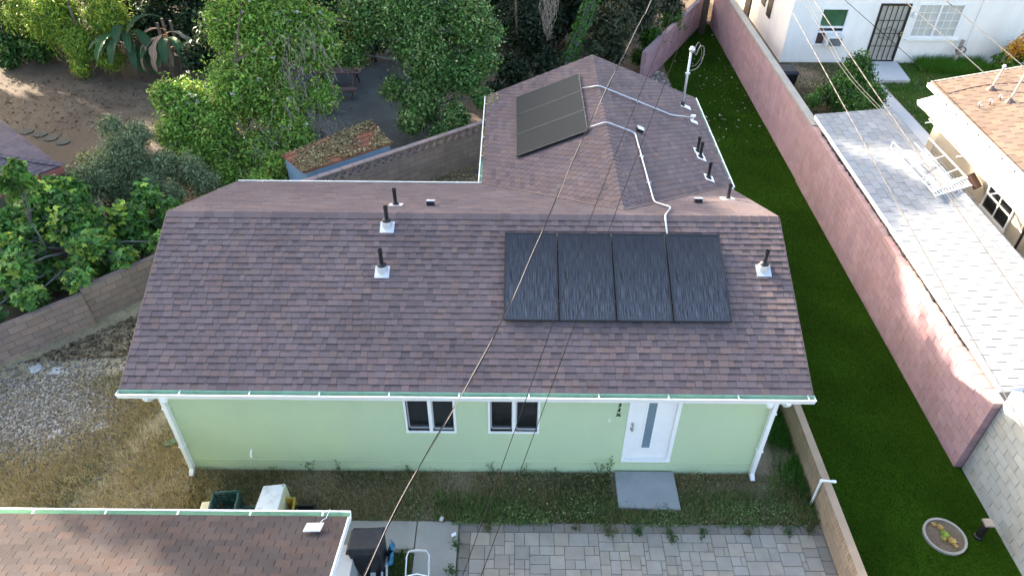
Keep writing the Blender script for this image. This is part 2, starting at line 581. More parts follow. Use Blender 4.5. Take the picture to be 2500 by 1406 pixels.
def paver(x0, x1, y0, y1, tone):
    m = MB()
    gp, h, e = 0.0045, 0.024 + rng.uniform(-0.002, 0.002), 0.006
    x0 += gp
    x1 -= gp
    y0 += gp
    y1 -= gp
    vs = [(x0, y0, 0), (x1, y0, 0), (x1, y1, 0), (x0, y1, 0), (x0, y0, h - e), (x1, y0, h - e), (x1, y1, h - e), (x0, y1, h - e),
          (x0 + e, y0 + e, h), (x1 - e, y0 + e, h), (x1 - e, y1 - e, h), (x0 + e, y1 - e, h)]
    fs = [(8, 9, 10, 11)] + [(a, b, b + 4, a + 4) for a, b in ((0, 1), (1, 2), (2, 3), (3, 0))] + \
         [(a + 4, b + 4, b + 8, a + 8) for a, b in ((0, 1), (1, 2), (2, 3), (3, 0))]
    m.grid(vs, fs, tone)
    return m


def paver_tone(dark=1.0):
    k = rng.choice((0.90, 0.95, 1.0, 1.0, 1.04, 1.09)) * dark * rng.uniform(0.95, 1.05)
    w = rng.uniform(-0.03, 0.04)
    return (k * (1 + w), k, k * (1 - 1.3 * w + 0.02))


pv = []
x = -1.02
while x < 6.40:
    w = rng.choice((0.27, 0.31, 0.36))
    pv.append(paver(x, min(x + w, 6.44), -1.50, -1.28, paver_tone(0.62)))
    x += w
y = -1.50
while y > -4.5:
    h = rng.choice((0.27, 0.31))
    pv.append(paver(-1.02, -0.80, max(y - h, -4.55), y, paver_tone(0.62)))
    pv.append(paver(6.22, 6.44, max(y - h, -4.55), y, paver_tone(0.75)))
    y -= h
CELL = 0.1003
nx, ny = 70, 28
occ = np.zeros((nx, ny), bool)
for j in range(ny):
    for i in range(nx):
        if occ[i, j]:
            continue
        opts = [(3, 2), (3, 3), (4, 3), (2, 2), (2, 3), (4, 2), (3, 2), (2, 2), (3, 3)]
        rng.shuffle(opts)
        for (a, b) in opts + [(2, 2), (1, 2), (2, 1), (1, 1)]:
            if i + a <= nx and j + b <= ny and not occ[i:i + a, j:j + b].any():
                occ[i:i + a, j:j + b] = True
                pv.append(paver(-0.80 + i * CELL, -0.80 + (i + a) * CELL, -1.50 - (j + b) * CELL, -1.50 - j * CELL, paver_tone()))
                break
pieces('paver', pv, M['paver'], paving, 'paver_field', 300)

# concrete stoop in front of the door
m = MB()
m.grid([(2.29, -0.93, -.05), (3.60, -0.99, -.05), (3.59, -0.03, -.05), (2.30, -0.03, -.05), (2.29, -0.93, .10), (3.60, -0.99, .10), (3.59, -0.03, .115), (2.30, -0.03, .115)],
       [(4, 5, 6, 7), (0, 1, 5, 4), (1, 2, 6, 5), (2, 3, 7, 6), (3, 0, 4, 7)])
tag(obj('stoop', m, M['concrete_slab'], loc=(2.95, -0.5, 0), bevel=0.015), 'grey concrete stoop slab below the white front door', 'stoop')


# ------------------------------------------------------------------ roofs
def clip_poly(poly, planes):
    for (A, B, C) in planes:
        outp = []
        for i in range(len(poly)):
            p, q = poly[i], poly[(i + 1) % len(poly)]
            dp, dq = A * p[0] + B * p[1] + C, A * q[0] + B * q[1] + C
            if dp >= 0:
                outp.append(p)
            if dp * dq < 0:
                t = dp / (dp - dq)
                outp.append((p[0] + t * (q[0] - p[0]), p[1] + t * (q[1] - p[1])))
        poly = outp
        if len(poly) < 3:
            return None
    ar = 0.5 * sum(poly[i][0] * poly[(i + 1) % len(poly)][1] - poly[(i + 1) % len(poly)][0] * poly[i][1] for i in range(len(poly)))
    return poly if abs(ar) > 0.0006 else None


def shingles(O, u, w, L, S, course=0.138, tabs=(0.14, 0.36), mode='laminate', planes=(), tones=None, lift=0.013, seed=1, gap=0.004):
    """tab pieces on a slope: O lower left corner, u along the eave, w up the slope"""
    r = random.Random(seed)
    O, u, w = Vector(O), Vector(u).normalized(), Vector(w).normalized()
    n = u.cross(w).normalized()
    if n.z < 0:
        n = -n
    tones = tones or [(1.0, 1.0, 1.0), (1.05, 1.0, 0.97), (0.91, 0.92, 0.95), (0.96, 0.96, 1.0), (1.10, 1.03, 0.95), (0.82, 0.84, 0.88), (1.03, 0.98, 0.96), (.98, .98, 1.0)]
    out = []
    nc = int(math.ceil(S / course - 1e-6))
    for k in range(nc):
        b0, b1 = k * course, min((k + 1) * course + 0.02, S)
        if mode == 'laminate':
            a = -r.uniform(0, 0.3)
        else:
            a = -tabs[0] * (0.5 if k % 2 else 0.0) - r.uniform(0, 0.02)
        alt = r.random() < 0.5
        while a < L:
            wd = r.uniform(*tabs) if mode == 'laminate' else tabs[0]
            a1 = min(a + wd, L)
            a0 = max(a, 0.0)
            if a1 - a0 > 0.015:
                gp = 0.002 if mode == 'laminate' else gap
                poly = clip_poly([(a0 + gp, b0), (a1 - gp, b0), (a1 - gp, b1), (a0 + gp, b1)], planes)
                if poly:
                    tn = r.choice(tones)
                    kk = r.uniform(0.9, 1.1)
                    proud = 0.0
                    dark = 1.0
                    if mode == 'laminate':
                        alt = not alt if r.random() < 0.8 else alt
                        proud = 0.006 if alt else 0.0
                    tn = tuple(c * kk for c in tn)
                    top, bot = [], []
                    for (pa, pb) in poly:
                        h = 0.003 + (lift + proud) * max(0.0, 1 - (pb - b0) / (course + 0.02)) + 0.004
                        base = O + u * pa + w * pb
                        top.append(base + n * h)
                        bot.append(base - n * 0.001)
                    m = MB()
                    kq = len(top)
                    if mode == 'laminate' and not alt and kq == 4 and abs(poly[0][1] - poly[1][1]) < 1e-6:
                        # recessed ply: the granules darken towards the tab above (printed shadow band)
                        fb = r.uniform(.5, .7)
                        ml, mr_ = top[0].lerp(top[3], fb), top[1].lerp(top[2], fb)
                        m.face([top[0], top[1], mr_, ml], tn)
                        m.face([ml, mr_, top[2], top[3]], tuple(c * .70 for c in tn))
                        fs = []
                    else:
                        fs = [tuple(range(kq))]
                    for i in range(kq):
                        j = (i + 1) % kq
                        fs.append((i, i + kq, j + kq, j))
                    m.grid(top + bot, fs, tn)
                    out.append(m)
            a += wd
    return out


def ridge_caps(P, Q, s1, s2, step=0.2, wid=0.15, seed=3, lift=0.02, tones=((1, 1, 1), (.9, .9, .93), (1.05, 1, .97))):
    """bent cap pieces from P to Q; s1, s2 = unit down-slope vectors on either side"""
    r = random.Random(seed)
    P, Q, s1, s2 = Vector(P), Vector(Q), Vector(s1).normalized(), Vector(s2).normalized()
    d = (Q - P)
    L = d.length
    d.normalize()
    up = Vector((0, 0, 1))
    out = []
    k = 0
    while k * step < L:
        a0, a1 = k * step, min(L, (k + 1) * step + 0.05)
        h0, h1 = lift + 0.016, lift
        kq = r.uniform(.92, 1.06)
        tn = tuple(c * kq for c in r.choice(tones))
        A0, A1 = P + d * a0 + up * h0, P + d * a1 + up * h1
        vs = [A0 + s1 * wid, A0, A0 + s2 * wid, A1 + s1 * wid, A1, A1 + s2 * wid]
        vs2 = [v - up * 0.014 for v in vs]
        m = MB()
        m.grid(vs + vs2, [(0, 1, 4, 3), (1, 2, 5, 4), (6, 7, 1, 0), (7, 8, 2, 1), (0, 3, 9, 6), (2, 8, 11, 5)], tn)
        out.append(m)
        k += 1
    return out


def slab(poly, t=0.12):
    return MB().prism(poly, (0, 0, -t))


# ------------------------------------------------------------------ the green house
XL, XR, YE, ZE, YR, ZR, YB, ZB = -7.42, 5.73, -0.42, 3.075, 3.26, 4.622, 7.08, 3.04
BXL, BXR, BXM, BZM, BYF = -0.805, 5.857, 2.48, 4.42, 12.53
WXL, WXR = -7.01, 5.34
SF = (ZR - ZE) / (YR - YE)
SR = (ZR - ZB) / (YB - YR)
BYN = YR + (ZR - BZM) / SR
house = thing('green_house', 'pale green stucco house with brown shingle roof and black solar panels', 'house', (-0.84, 3.0, 0))

HOLES = [(-2.13, -1.17, 1.40, 2.52), (-0.42, 0.555, 1.40, 2.52), (2.42, 3.44, 0.46, 2.56)]


def wall_front(x0, x1, z0, z1, y, depth, holes):
    m = MB()
    xs = sorted({x0, x1, *[h[0] for h in holes], *[h[1] for h in holes]})
    zs = sorted({z0, z1, *[h[2] for h in holes], *[h[3] for h in holes]})
    for i in range(len(xs) - 1):
        for j in range(len(zs) - 1):
            cx, cz = (xs[i] + xs[i + 1]) / 2, (zs[j] + zs[j + 1]) / 2
            if any(h[0] < cx < h[1] and h[2] < cz < h[3] for h in holes):
                continue
            m.face([(xs[i], y, zs[j]), (xs[i + 1], y, zs[j]), (xs[i + 1], y, zs[j + 1]), (xs[i], y, zs[j + 1])])
    for (a, b, c, d) in holes:
        y2 = y + depth
        m.face([(a, y, c), (a, y2, c), (a, y2, d), (a, y, d)])
        m.face([(b, y, d), (b, y2, d), (b, y2, c), (b, y, c)])
        m.face([(a, y, c), (b, y, c), (b, y2, c), (a, y2, c)])
        m.face([(a, y, d), (a, y2, d), (b, y2, d), (b, y, d)])
    return m


w = wall_front(WXL, WXR, 0.38, 2.93, 0.0, 0.14, HOLES)
w.face([(WXL, 0, .38), (WXL, 0, 2.93), (WXL, YR, 4.35), (WXL, 6.65, 2.93), (WXL, 6.65, .38)])
w.face([(WXR, 0, .38), (WXR, 6.65, .38), (WXR, 6.65, 2.93), (WXR, YR, 4.35), (WXR, 0, 2.93)])
w.face([(WXL, 6.65, .38), (WXL, 6.65, 2.93), (-.4, 6.65, 2.93), (-.4, 6.65, .38)])
obj('wall', w, M['stucco_green'], house)
w = MB()
w.face([(-.4, 6.6, .38), (-.4, 6.6, 2.93), (-.4, 12.1, 2.93), (-.4, 12.1, .38)])
w.face([(5.45, 6.6, .38), (5.45, 12.1, .38), (5.45, 12.1, 2.93), (5.45, 6.6, 2.93)])
w.face([(-.4, 12.1, .38), (-.4, 12.1, 2.93), (BXM, 12.1, 4.2), (5.45, 12.1, 2.93), (5.45, 12.1, .38)])
obj('wing_wall', w, M['stucco_green'], house)
w = MB()
w.box(WXL + .012, WXR - .012, 0.012, 6.6, -0.3, 0.38)
w.box(-.39, 5.44, 6.6, 12.09, -0.3, 0.38)
obj('foundation', w, M['stucco_green'], house)
w = MB()
w.box(WXL - .006, WXR + .006, -0.012, 0.0, 0.372, 0.388)
obj('weep_screed', w, M['stucco_green'], house)

# decks
roof = obj('roof', slab([(XL, YE, ZE), (XR, YE, ZE), (XR, YR, ZR), (XL, YR, ZR)]), M['roof_deck'], house)
rear = MB()
rear.prism([(XL, YR, ZR), (BXM, YR, ZR), (BXM, BYN, BZM), (BXL, YB, ZB), (XL, YB, ZB)], (0, 0, -.12))
yv = BYN + (XR - BXM) / (BXR - BXM) * (YB - BYN)
rear.prism([(BXM, YR, ZR), (XR, YR, ZR), (XR, yv, ZR - SR * (yv - YR)), (BXM, BYN, BZM)], (0, 0, -.12))
roof_rear = obj('rear_roof', rear, M['roof_deck'], house)
roof_rear['label'] = 'far slope of the main roof behind the ridge'
wing = MB()
wing.prism([(BXL, YB, ZB), (BXM, BYN, BZM), (BXM, BYF, BZM), (BXL, BYF, ZB)], (0, 0, -.10))
wing.prism([(BXR, YB, ZB), (BXR, BYF, ZB), (BXM, BYF, BZM), (BXM, BYN, BZM)], (0, 0, -.10))
roof_wing = obj('wing_roof', wing, M['roof_deck'], house)
roof_wing['label'] = 'lower gabled roof of the rear wing'

# front slope
Sf = math.hypot(YR - YE, ZR - ZE)
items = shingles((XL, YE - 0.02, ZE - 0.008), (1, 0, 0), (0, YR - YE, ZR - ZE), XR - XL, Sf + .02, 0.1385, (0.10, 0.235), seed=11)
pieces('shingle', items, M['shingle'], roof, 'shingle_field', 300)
caps = ridge_caps((XL, YR, ZR), (XR, YR, ZR), (0, -(YR - YE), -(ZR - ZE)), (0, YB - YR, ZB - ZR), 0.205, 0.15, 5)
for m in caps:
    obj('ridge_cap', m, M['shingle'], roof)
# rear slope: too oblique to pick tabs apart
Sr = math.hypot(YB - YR, ZR - ZB)
wr = Vector((0, -(YB - YR), ZR - ZB)).normalized()
cosr = abs(wr.y)


def rear_planes_left():
    # valley from (BXL, YB) to (BXM, BYN) in (a = x - XL, b along the slope from the back eave)
    p, q = (BXL - XL, 0.0), (BXM - XL, (YB - BYN) / cosr)
    A, B = -(q[1] - p[1]), q[0] - p[0]
    return (A, B, -(A * p[0] + B * p[1]))


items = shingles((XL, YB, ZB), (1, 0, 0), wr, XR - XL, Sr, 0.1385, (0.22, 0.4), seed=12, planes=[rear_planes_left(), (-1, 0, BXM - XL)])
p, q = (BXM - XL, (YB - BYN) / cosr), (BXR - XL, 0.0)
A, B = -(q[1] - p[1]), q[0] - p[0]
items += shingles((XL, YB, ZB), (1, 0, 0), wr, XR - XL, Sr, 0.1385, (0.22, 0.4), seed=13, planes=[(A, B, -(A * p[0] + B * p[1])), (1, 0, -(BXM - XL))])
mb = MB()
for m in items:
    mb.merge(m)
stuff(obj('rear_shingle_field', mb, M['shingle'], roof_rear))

# wing slopes
wl = Vector((BXM - BXL, 0, BZM - ZB))
Sl = wl.length
cl = (BXM - BXL) / Sl
itemsl = shingles((BXL - .02, YB - (YB - BYN), ZB - .008), (0, 1, 0), wl, BYF - BYN, Sl + .02, 0.1385, (0.24, 0.0), 'tab', seed=14, gap=.009, lift=.022,
                  planes=[((Sl) , (YB - BYN), -(YB - BYN) * Sl)])
wr2 = Vector((BXM - BXR, 0, BZM - ZB))
Sl2 = wr2.length
itemsr = shingles((BXR + .02, BYN, ZB - .008), (0, 1, 0), wr2, BYF - BYN, Sl2 + .02, 0.1385, (0.24, 0.0), 'tab', seed=15, gap=.009, lift=.022,
                  planes=[((Sl2), (YB - BYN), -(YB - BYN) * Sl2)])
pieces('shingle', itemsl + itemsr, M['shingle'], roof_wing, 'wing_shingle_field', 300)
for m in ridge_caps((BXM, BYN + .05, BZM), (BXM, BYF, BZM), (BXL - BXM, 0, ZB - BZM), (BXR - BXM, 0, ZB - BZM), 0.2, 0.14, 6):
    obj('ridge_cap', m, M['shingle'], roof_wing)
for (xa, sgn) in ((BXL, -1), (BXR, 1)):
    m = MB()
    a, b = Vector((xa, YB + .0, ZB + .01)), Vector((BXM, BYN, BZM + .01))
    m.bar(a, b, 0.035, 0.06)
    d = (b - a).normalized()
    m.bar(a + V(0, -.05, 0.012), b + V(0, -.05, .012), 0.07, 0.012)
    obj('valley_flashing', m, M['brown_flashing'], roof_wing)
for ra, rb in (((XL - .012, YE, ZE - .05), (XL - .012, YR, ZR - .05)), ((XL - .012, YR, ZR - .05), (XL - .012, YB, ZB - .05)),
               ((XR + .012, YE, ZE - .05), (XR + .012, YR, ZR - .05)), ((XR + .012, YR, ZR - .05), (XR + .012, yv, ZR - SR * (yv - YR) - .05)),
               ((BXL, BYF + .012, ZB - .05), (BXM, BYF + .012, BZM - .05)), ((BXM, BYF + .012, BZM - .05), (BXR, BYF + .012, ZB - .05))):
    obj('rake_edge', MB().bar(ra, rb, 0.02, 0.12), M['brown_flashing'], house)
m = MB()
m.box(XL + .01, XR - .01, YE + .1, 0.0, 2.915, 2.93)
obj('soffit', m, M['stucco_green'], house)


def gutter(parent, a, b, outward, n_hang, label=None, hoff=0.5, w=0.135, h=0.12):
    """open trough from a to b (top inner edge); outward = unit horizontal vector"""
    a, b, o = Vector(a), Vector(b), Vector(outward)
    up = Vector((0, 0, 1))
    d = (b - a).normalized()
    prof = [(0.0, 0.0), (0.0, -h), (w * .7, -h), (w * .86, -h * .45), (w, 0.0)]
    outer = MB()
    t = 0.008
    pts_o = [(0, 0.01), (-.0, -h - t), (w * .7 + t, -h - t), (w * .86 + t, -h * .45), (w + t, 0.012), (w - .022, 0.012), (w - .022, 0.0)]
    inner = [(0.002, 0.008), (0.004, -h), (w * .7, -h), (w * .84, -h * .45), (w - .024, -0.002)]

    def strip(m, pr):
        for i in range(len(pr) - 1):
            p, q = pr[i], pr[i + 1]
            m.face([a + o * p[0] + up * p[1], a + o * q[0] + up * q[1], b + o * q[0] + up * q[1], b + o * p[0] + up * p[1]])
    strip(outer, pts_o)
    for e, s in ((a, -1), (b, 1)):
        outer.prism([e + o * p + up * q for p, q in prof], d * (0.006 * s))
    gt = obj('gutter', outer, M['white_paint'], parent)
    if label:
        gt['label'] = label
    ins = MB()
    strip(ins, inner)
    obj('gutter_trough', ins, M['gutter_inside'], gt)
    L = (b - a).length
    for i in range(n_hang):
        c = a + d * (L * (i + hoff) / n_hang)
        m = MB()
        m.obox(c + o * (w / 2) + up * 0.006, d * 0.014, o * (w / 2), up * 0.005)
        m.obox(c + up * 0.018, d * 0.014, o * 0.012, up * 0.012)
        obj('hanger', m, M['white_paint'], gt)
    return gt


gutter(house, (XL - .06, YE - .005, ZE - .035), (XR + .05, YE - .005, ZE - .035), (0, -1, 0), 10, 'long front gutter, white lip and green trough', 0.9)
gutter(house, (XL, YB + .005, ZB - .03), (BXL - .02, YB + .005, ZB - .03), (0, 1, 0), 5, 'rear gutter along the far eave', w=.12)
gutter(house, (BXL - .005, YB - .1, ZB - .03), (BXL - .005, BYF - .02, ZB - .03), (-1, 0, 0), 5, 'wing gutter full of fallen leaves', w=.12)
gutter(house, (BXR + .005, YB, ZB - .03), (BXR + .005, BYF, ZB - .03), (1, 0, 0), 6, 'wing gutter above the turf', w=.12)


def downspout(x, sgn):
    m = MB()
    w2 = 0.052
    pts = [(x, -0.50, 2.92), (x, -0.44, 2.80), (x, -0.06, 2.62), (x, -0.06, 0.14), (x - sgn * 0.0, -0.19, 0.03)]
    for i in range(len(pts) - 1):
        m.bar(pts[i], pts[i + 1], w2 * 2, w2 * 1.7, up=(1, 0, 0))
    ds = obj('downspout', m, M['white_paint'], house)
    for z in (0.9, 2.1):
        k = MB().box(x - .07, x + .07, -.115, -.002, z, z + .03)
        obj('strap', k, M['white_paint'], ds)
    k = MB().lathe((x - sgn * .35, -.50, 2.86), [(.055, -.05), (.07, 0.0), (.07, .05)], 14)
    obj('outlet', k, M['white_paint'], ds)


downspout(WXL + 0.04, -1)
downspout(WXR - 0.04, 1)


def window(x0, x1, z0, z1, side):
    wn = obj('window', MB().box(x0 - .045, x0, -.022, .10, z0, z1).box(x1, x1 + .045, -.022, .10, z0, z1)
             .box(x0 - .045, x1 + .045, -.025, .10, z0 - .05, z0).box(x0 - .045, x1 + .045, -.022, .10, z1, z1 + .045), M['white_paint'], house)
    xm = (x0 + x1) / 2
    obj('mullion', MB().box(xm - .035, xm + .035, -.018, .09, z0 + .001, z1 - .001), M['white_paint'], wn)
    for (a, b, gy) in ((x0 + .001, xm - .036, .07), (xm + .036, x1 - .001, .05)):
        s = MB().box(a, a + .03, gy - .02, gy + .02, z0 + .002, z1 - .002).box(b - .012, b, gy - .02, gy + .02, z0 + .002, z1 - .002).box(a, b, gy - .02, gy + .02, z0 + .002, z0 + .05)
        obj('sash', s, M['aluminium'], wn)
        obj('pane', MB().box(a + .02, b - .01, gy - .004, gy + .004, z0 + .03, z1), M['dark_glass'], wn)


for h in HOLES[:2]:
    window(h[0], h[1], h[2], h[3], 0)

# front door
x0, x1, z0, z1 = HOLES[2]
dr = obj('door', MB().box(x0 + .06, x1 - .06, .035, .075, z0 + .07, z1 - .05), M['white_paint'], house)
obj('door_frame', MB().box(x0 - .02, x0 + .058, -.015, .10, z0, z1).box(x1 - .058, x1 + .02, -.015, .10, z0, z1).box(x0 - .02, x1 + .02, -.015, .1, z1 - .048, z1 + .03), M['white_paint'], dr)
obj('threshold', MB().box(x0 - .02, x1 + .02, -.03, .10, z0 - .03, z0 + .035).box(x0 + .06, x1 - .06, .0, .034, z0 + .05, z0 + .066), M['white_paint'], dr)
obj('door_glass', MB().box(2.80, 2.97, .022, .034, .87, 2.46), M['grey_glass'], dr)
obj('glass_trim', MB().box(2.765, 2.80, .02, .034, .835, 2.495).box(2.97, 3.005, .02, .034, .835, 2.495).box(2.80, 2.97, .02, .034, .835, .87).box(2.8, 2.97, .02, .034, 2.46, 2.495), M['white_paint'], dr)
for nm, zz, rr in (('door_knob', 1.49, .032), ('deadbolt', 1.64, .028)):
    m = MB().tube([(2.53, .034, zz), (2.53, .01, zz), (2.53, -.012, zz), (2.53, -.035, zz), (2.53, -.05, zz)], [rr, rr, rr * .5, rr * .95, rr * .6], 12)
    obj(nm, m, M['nickel'], dr, smooth=True)

# house number 1 3 5 1/2, one character below the other
for ch, zz, sz in (('1', 2.37, .135), ('3', 2.225, .135), ('5', 2.08, .135), ('\u00bd', 1.935, .135)):
    cu = bpy.data.curves.new('digit', 'FONT')
    cu.body = ch
    cu.size = sz
    cu.extrude = 0.006
    cu.shear = 0.12
    cu.offset = 0.002
    cu.align_x = 'CENTER'
    to = bpy.data.objects.new('digit_curve', cu)
    me = bpy.data.meshes.new_from_object(to)
    bpy.data.objects.remove(to)
    me.name = 'house_number'
    o = link('house_number', me, M['black_metal'], house)
    o.location = Vector((2.20, -0.012, zz - .02)) - WL[house.name]
    o.rotation_euler = (R(90), 0, 0)
    o['label'] = 'black house number character ' + ('one half' if ch == '\u00bd' else ch)
obj('doorbell', MB().box(2.015, 2.045, -.02, 0, 1.75, 1.83), M['white_paint'], house)
m = MB().tube([(-5.57, .0, .70), (-5.57, -.05, .70), (-5.57, -.09, .66), (-5.57, -.10, .59)], .022, 8)
obj('overflow_pipe', m, M['pvc'], house)
m = MB()
for xx in (-0.9, 0.9, 1.9, 3.9):
    m.box(xx - .02, xx + .02, -.035, 0, 2.80, 2.85)
obj('eave_bracket', m, M['white_paint'], house)


# vents on the roofs
def slope_frame(pt, nrm, down):
    n = Vector(nrm).normalized()
    d = Vector(down).normalized()
    return Vector(pt), n, d, n.cross(d)


NF, DF = V(0, -SF, 1), V(0, -1, -SF)
NR, DR = V(0, SR, 1), V(0, 1, -SR)
aL, aR = (BZM - ZB) / (BXM - BXL), (BZM - ZB) / (BXR - BXM)
NL, DL = V(-aL, 0, 1), V(-1, 0, -aL)
NG, DG = V(aR, 0, 1), V(1, 0, -aR)


def vent_pipe(parent, pt, nrm, down, ztop, collar=True, label=None):
    p, n, d, s = slope_frame(pt, nrm, down)
    fl = MB().obox(p + n * .026 + d * (.05 if collar else 0.02), d * .14, s * .15, n * .004)
    v = obj('vent_pipe', MB().tube([p, V(p.x, p.y, ztop)], .042, 12).tube([V(p.x, p.y, ztop - .05), V(p.x, p.y, ztop)], .05, 12), M['black_plastic'], parent)
    if label:
        v['label'] = label
    obj('flashing', fl, M['galvanised'] if collar else M['white_paint'], v)
    if collar:
        obj('collar', MB().lathe((p.x, p.y, p.z), [(.125, -.02), (.115, .06), (.10, .14)], 18), M['galvanised'], v)
        obj('boot', MB().lathe((p.x, p.y, p.z), [(.10, .141), (.095, .16), (.055, .20)], 18), M['black_plastic'], v)
    else:
        obj('boot', MB().lathe((p.x, p.y, p.z), [(.10, -.01), (.09, .03), (.05, .09)], 16), M['black_plastic'], v)


def roof_pt(x, y):
    if y < YR:
        return V(x, y, ZE + (y - YE) * SF)
    return V(x, y, ZR - (y - YR) * SR)


def wing_pt(x, y, h=0.0):
    return V(x, y, (BZM - (BXM - x) * aL if x < BXM else BZM - (x - BXM) * aR) + h)


vent_pipe(roof, roof_pt(-2.66, 2.98), NF, DF, 5.0, label='black vent pipe on a metal collar just below the ridge')
vent_pipe(roof, roof_pt(-2.67, 1.98), NF, DF, 4.62, label='black vent pipe on a metal collar in mid slope')
vent_pipe(roof, roof_pt(5.2, 2.08), NF, DF, 4.6, label='black vent pipe on a metal collar near the right edge')
vent_pipe(roof_rear, roof_pt(-2.65, 4.11), NR, DR, 4.72, False)
vent_pipe(roof_rear, roof_pt(5.21, 5.18), NR, DR, 4.25, False)
for xx, yy in ((5.18, 8.42), (5.2, 8.12), (5.2, 7.02)):
    pt = wing_pt(xx, yy)
    vent_pipe(roof_wing, pt, NG, DG, pt.z + .46, False)


def hood_vent(parent, pt, nrm, down):
    p, n, d, s = slope_frame(pt, nrm, down)
    v = obj('hood_vent', MB().obox(p + n * .07, d * .085, s * .085, n * .05), M['black_plastic'], parent, bevel=.01)
    obj('hood_top', MB().obox(p + n * .126, d * .095, s * .095, n * .006), M['galvanised'], v)


hood_vent(roof_rear, roof_pt(-1.86, 4.14), NR, DR)
hood_vent(roof_rear, roof_pt(4.37, 4.69), NR, DR)
hood_vent(roof_wing, wing_pt(3.42, 8.2), NG, DG)


# ------------------------------------------------------------------ solar panels, each a thing on the roof
def solar_panel(pts, label, group, glass, flip=False):
    """pts: four corners of the top face, first two = lower edge"""
    P = [Vector(p) for p in pts]
    n = (P[1] - P[0]).cross(P[3] - P[0]).normalized()
    if n.z < 0:
        n = -n
    base = sum(P, Vector()) / 4 - n * .13
    t = thing('solar_panel', label, 'solar panel', tuple(base), group)
    me = bpy.data.meshes.new('cell_sheet')
    c = WL[t.name]
    ins = [P[i] + ((sum(P, Vector()) / 4) - P[i]).normalized() * .03 for i in range(4)]
    me.from_pydata([tuple(p - c - n * .004) for p in ins], [], [(0, 1, 2, 3)])
    uv = me.uv_layers.new(name='UVMap')
    co = [(0, 0), (1, 0), (1, 1), (0, 1)] if not flip else [(0, 0), (0, 1), (1, 1), (1, 0)]
    for i, q in enumerate(co):
        uv.data[i].uv = q
    link('cell_sheet', me, M[glass], t)
    fr = MB()
    for i in range(4):
        a, b = P[i], P[(i + 1) % 4]
        mid = (sum(P, Vector()) / 4)
        k = ((mid - (a + b) / 2)).normalized() * .011
        fr.bar(a + k - n * .018, b + k - n * .018, .022, .042, up=tuple(n))
    obj('frame', fr, M['panel_frame'], t)
    bs = MB()
    e = (P[1] - P[0])
    for f in (.22, .78):
        a = P[0] + (P[3] - P[0]) * f
        bs.bar(a - n * .06, a + e - n * .06, .04, .045, up=tuple(n))
    rails = obj('rail', bs, M['aluminium'], t)
    ft = MB()
    for f in (.22, .78):
        for g2 in (.1, .9):
            a = P[0] + (P[3] - P[0]) * f + e * g2
            ft.bar(a - n * .075, a - n * .135, .05, .05)
    obj('foot', ft, M['aluminium'], t)
    return t


PH = .13
xs = [-0.17, 0.945, 2.085, 3.215, 4.375]
names = ['leftmost', 'second from left', 'third from left', 'rightmost']
for i in range(4):
    xa, xb = xs[i] + .012, xs[i + 1] - .012
    pts = [roof_pt(xa, .865) + V(0, 0, PH), roof_pt(xb, .865) + V(0, 0, PH), roof_pt(xb, 2.735) + V(0, 0, PH), roof_pt(xa, 2.735) + V(0, 0, PH)]
    solar_panel(pts, '%s of four black solar panels in a row on the main roof' % names[i], 'solar panels on the main roof', 'solar_glass')
    if i:
        cl2 = thing('panel_clamp', '%s pair of clamps between the main roof solar panels' % ('left', 'middle', 'right')[i - 1], 'clamp', tuple(roof_pt(xs[i], 1.8)), 'clamps between panels')
        for yy in (1.25, 2.35):
            obj('clamp', MB().obox(roof_pt(xs[i], yy) + V(0, 0, PH + .008), (.026, 0, 0), V(0, 1, SF).normalized() * .022, NF.normalized() * .006), M['panel_frame'], cl2)
ys = [7.68, 8.90, 10.12, 11.34]
for i, nm in enumerate(('nearest', 'middle', 'farthest')):
    ya, yb = ys[i] + .01, ys[i + 1] - .01
    pts = [wing_pt(.08, ya, PH), wing_pt(.08, yb, PH), wing_pt(1.98, yb, PH), wing_pt(1.98, ya, PH)]
    solar_panel([pts[0], pts[3], pts[2], pts[1]], '%s of three dusty dark solar panels on the rear wing roof' % nm, 'solar panels on the wing roof', 'solar_glass_dusty', True)


# conduits and service mast
def conduit(pts, label, name='conduit'):
    cpts = []
    P = [Vector(p) for p in pts]
    for i, p in enumerate(P):
        if 0 < i < len(P) - 1:
            a, b = (P[i - 1] - p).normalized(), (P[i + 1] - p).normalized()
            for k in (0, .33, .67, 1):
                q1, q2 = p + a * .12, p + b * .12
                cpts.append(q1 * (1 - k) ** 2 + p * 2 * k * (1 - k) + q2 * k * k)
        else:
            cpts.append(p)
    t = thing(name, label, 'conduit', tuple(P[0]), 'metal conduits on the roof')
    obj('tube', MB().tube(cpts, .019, 8), M['galvanised'], t, smooth=True)
    for i in range(len(P) - 1):
        L = (P[i + 1] - P[i]).length
        k = 1
        while k * 1.25 < L:
            c = P[i] + (P[i + 1] - P[i]) * (k * 1.25 / L)
            d = (P[i + 1] - P[i]).normalized()
            s = d.cross(V(0, 0, 1)).normalized()
            obj('strap', MB().obox(c - V(0, 0, .02), d * .015, s * .06, V(0, 0, .03)), M['galvanised'], t)
            k += 1


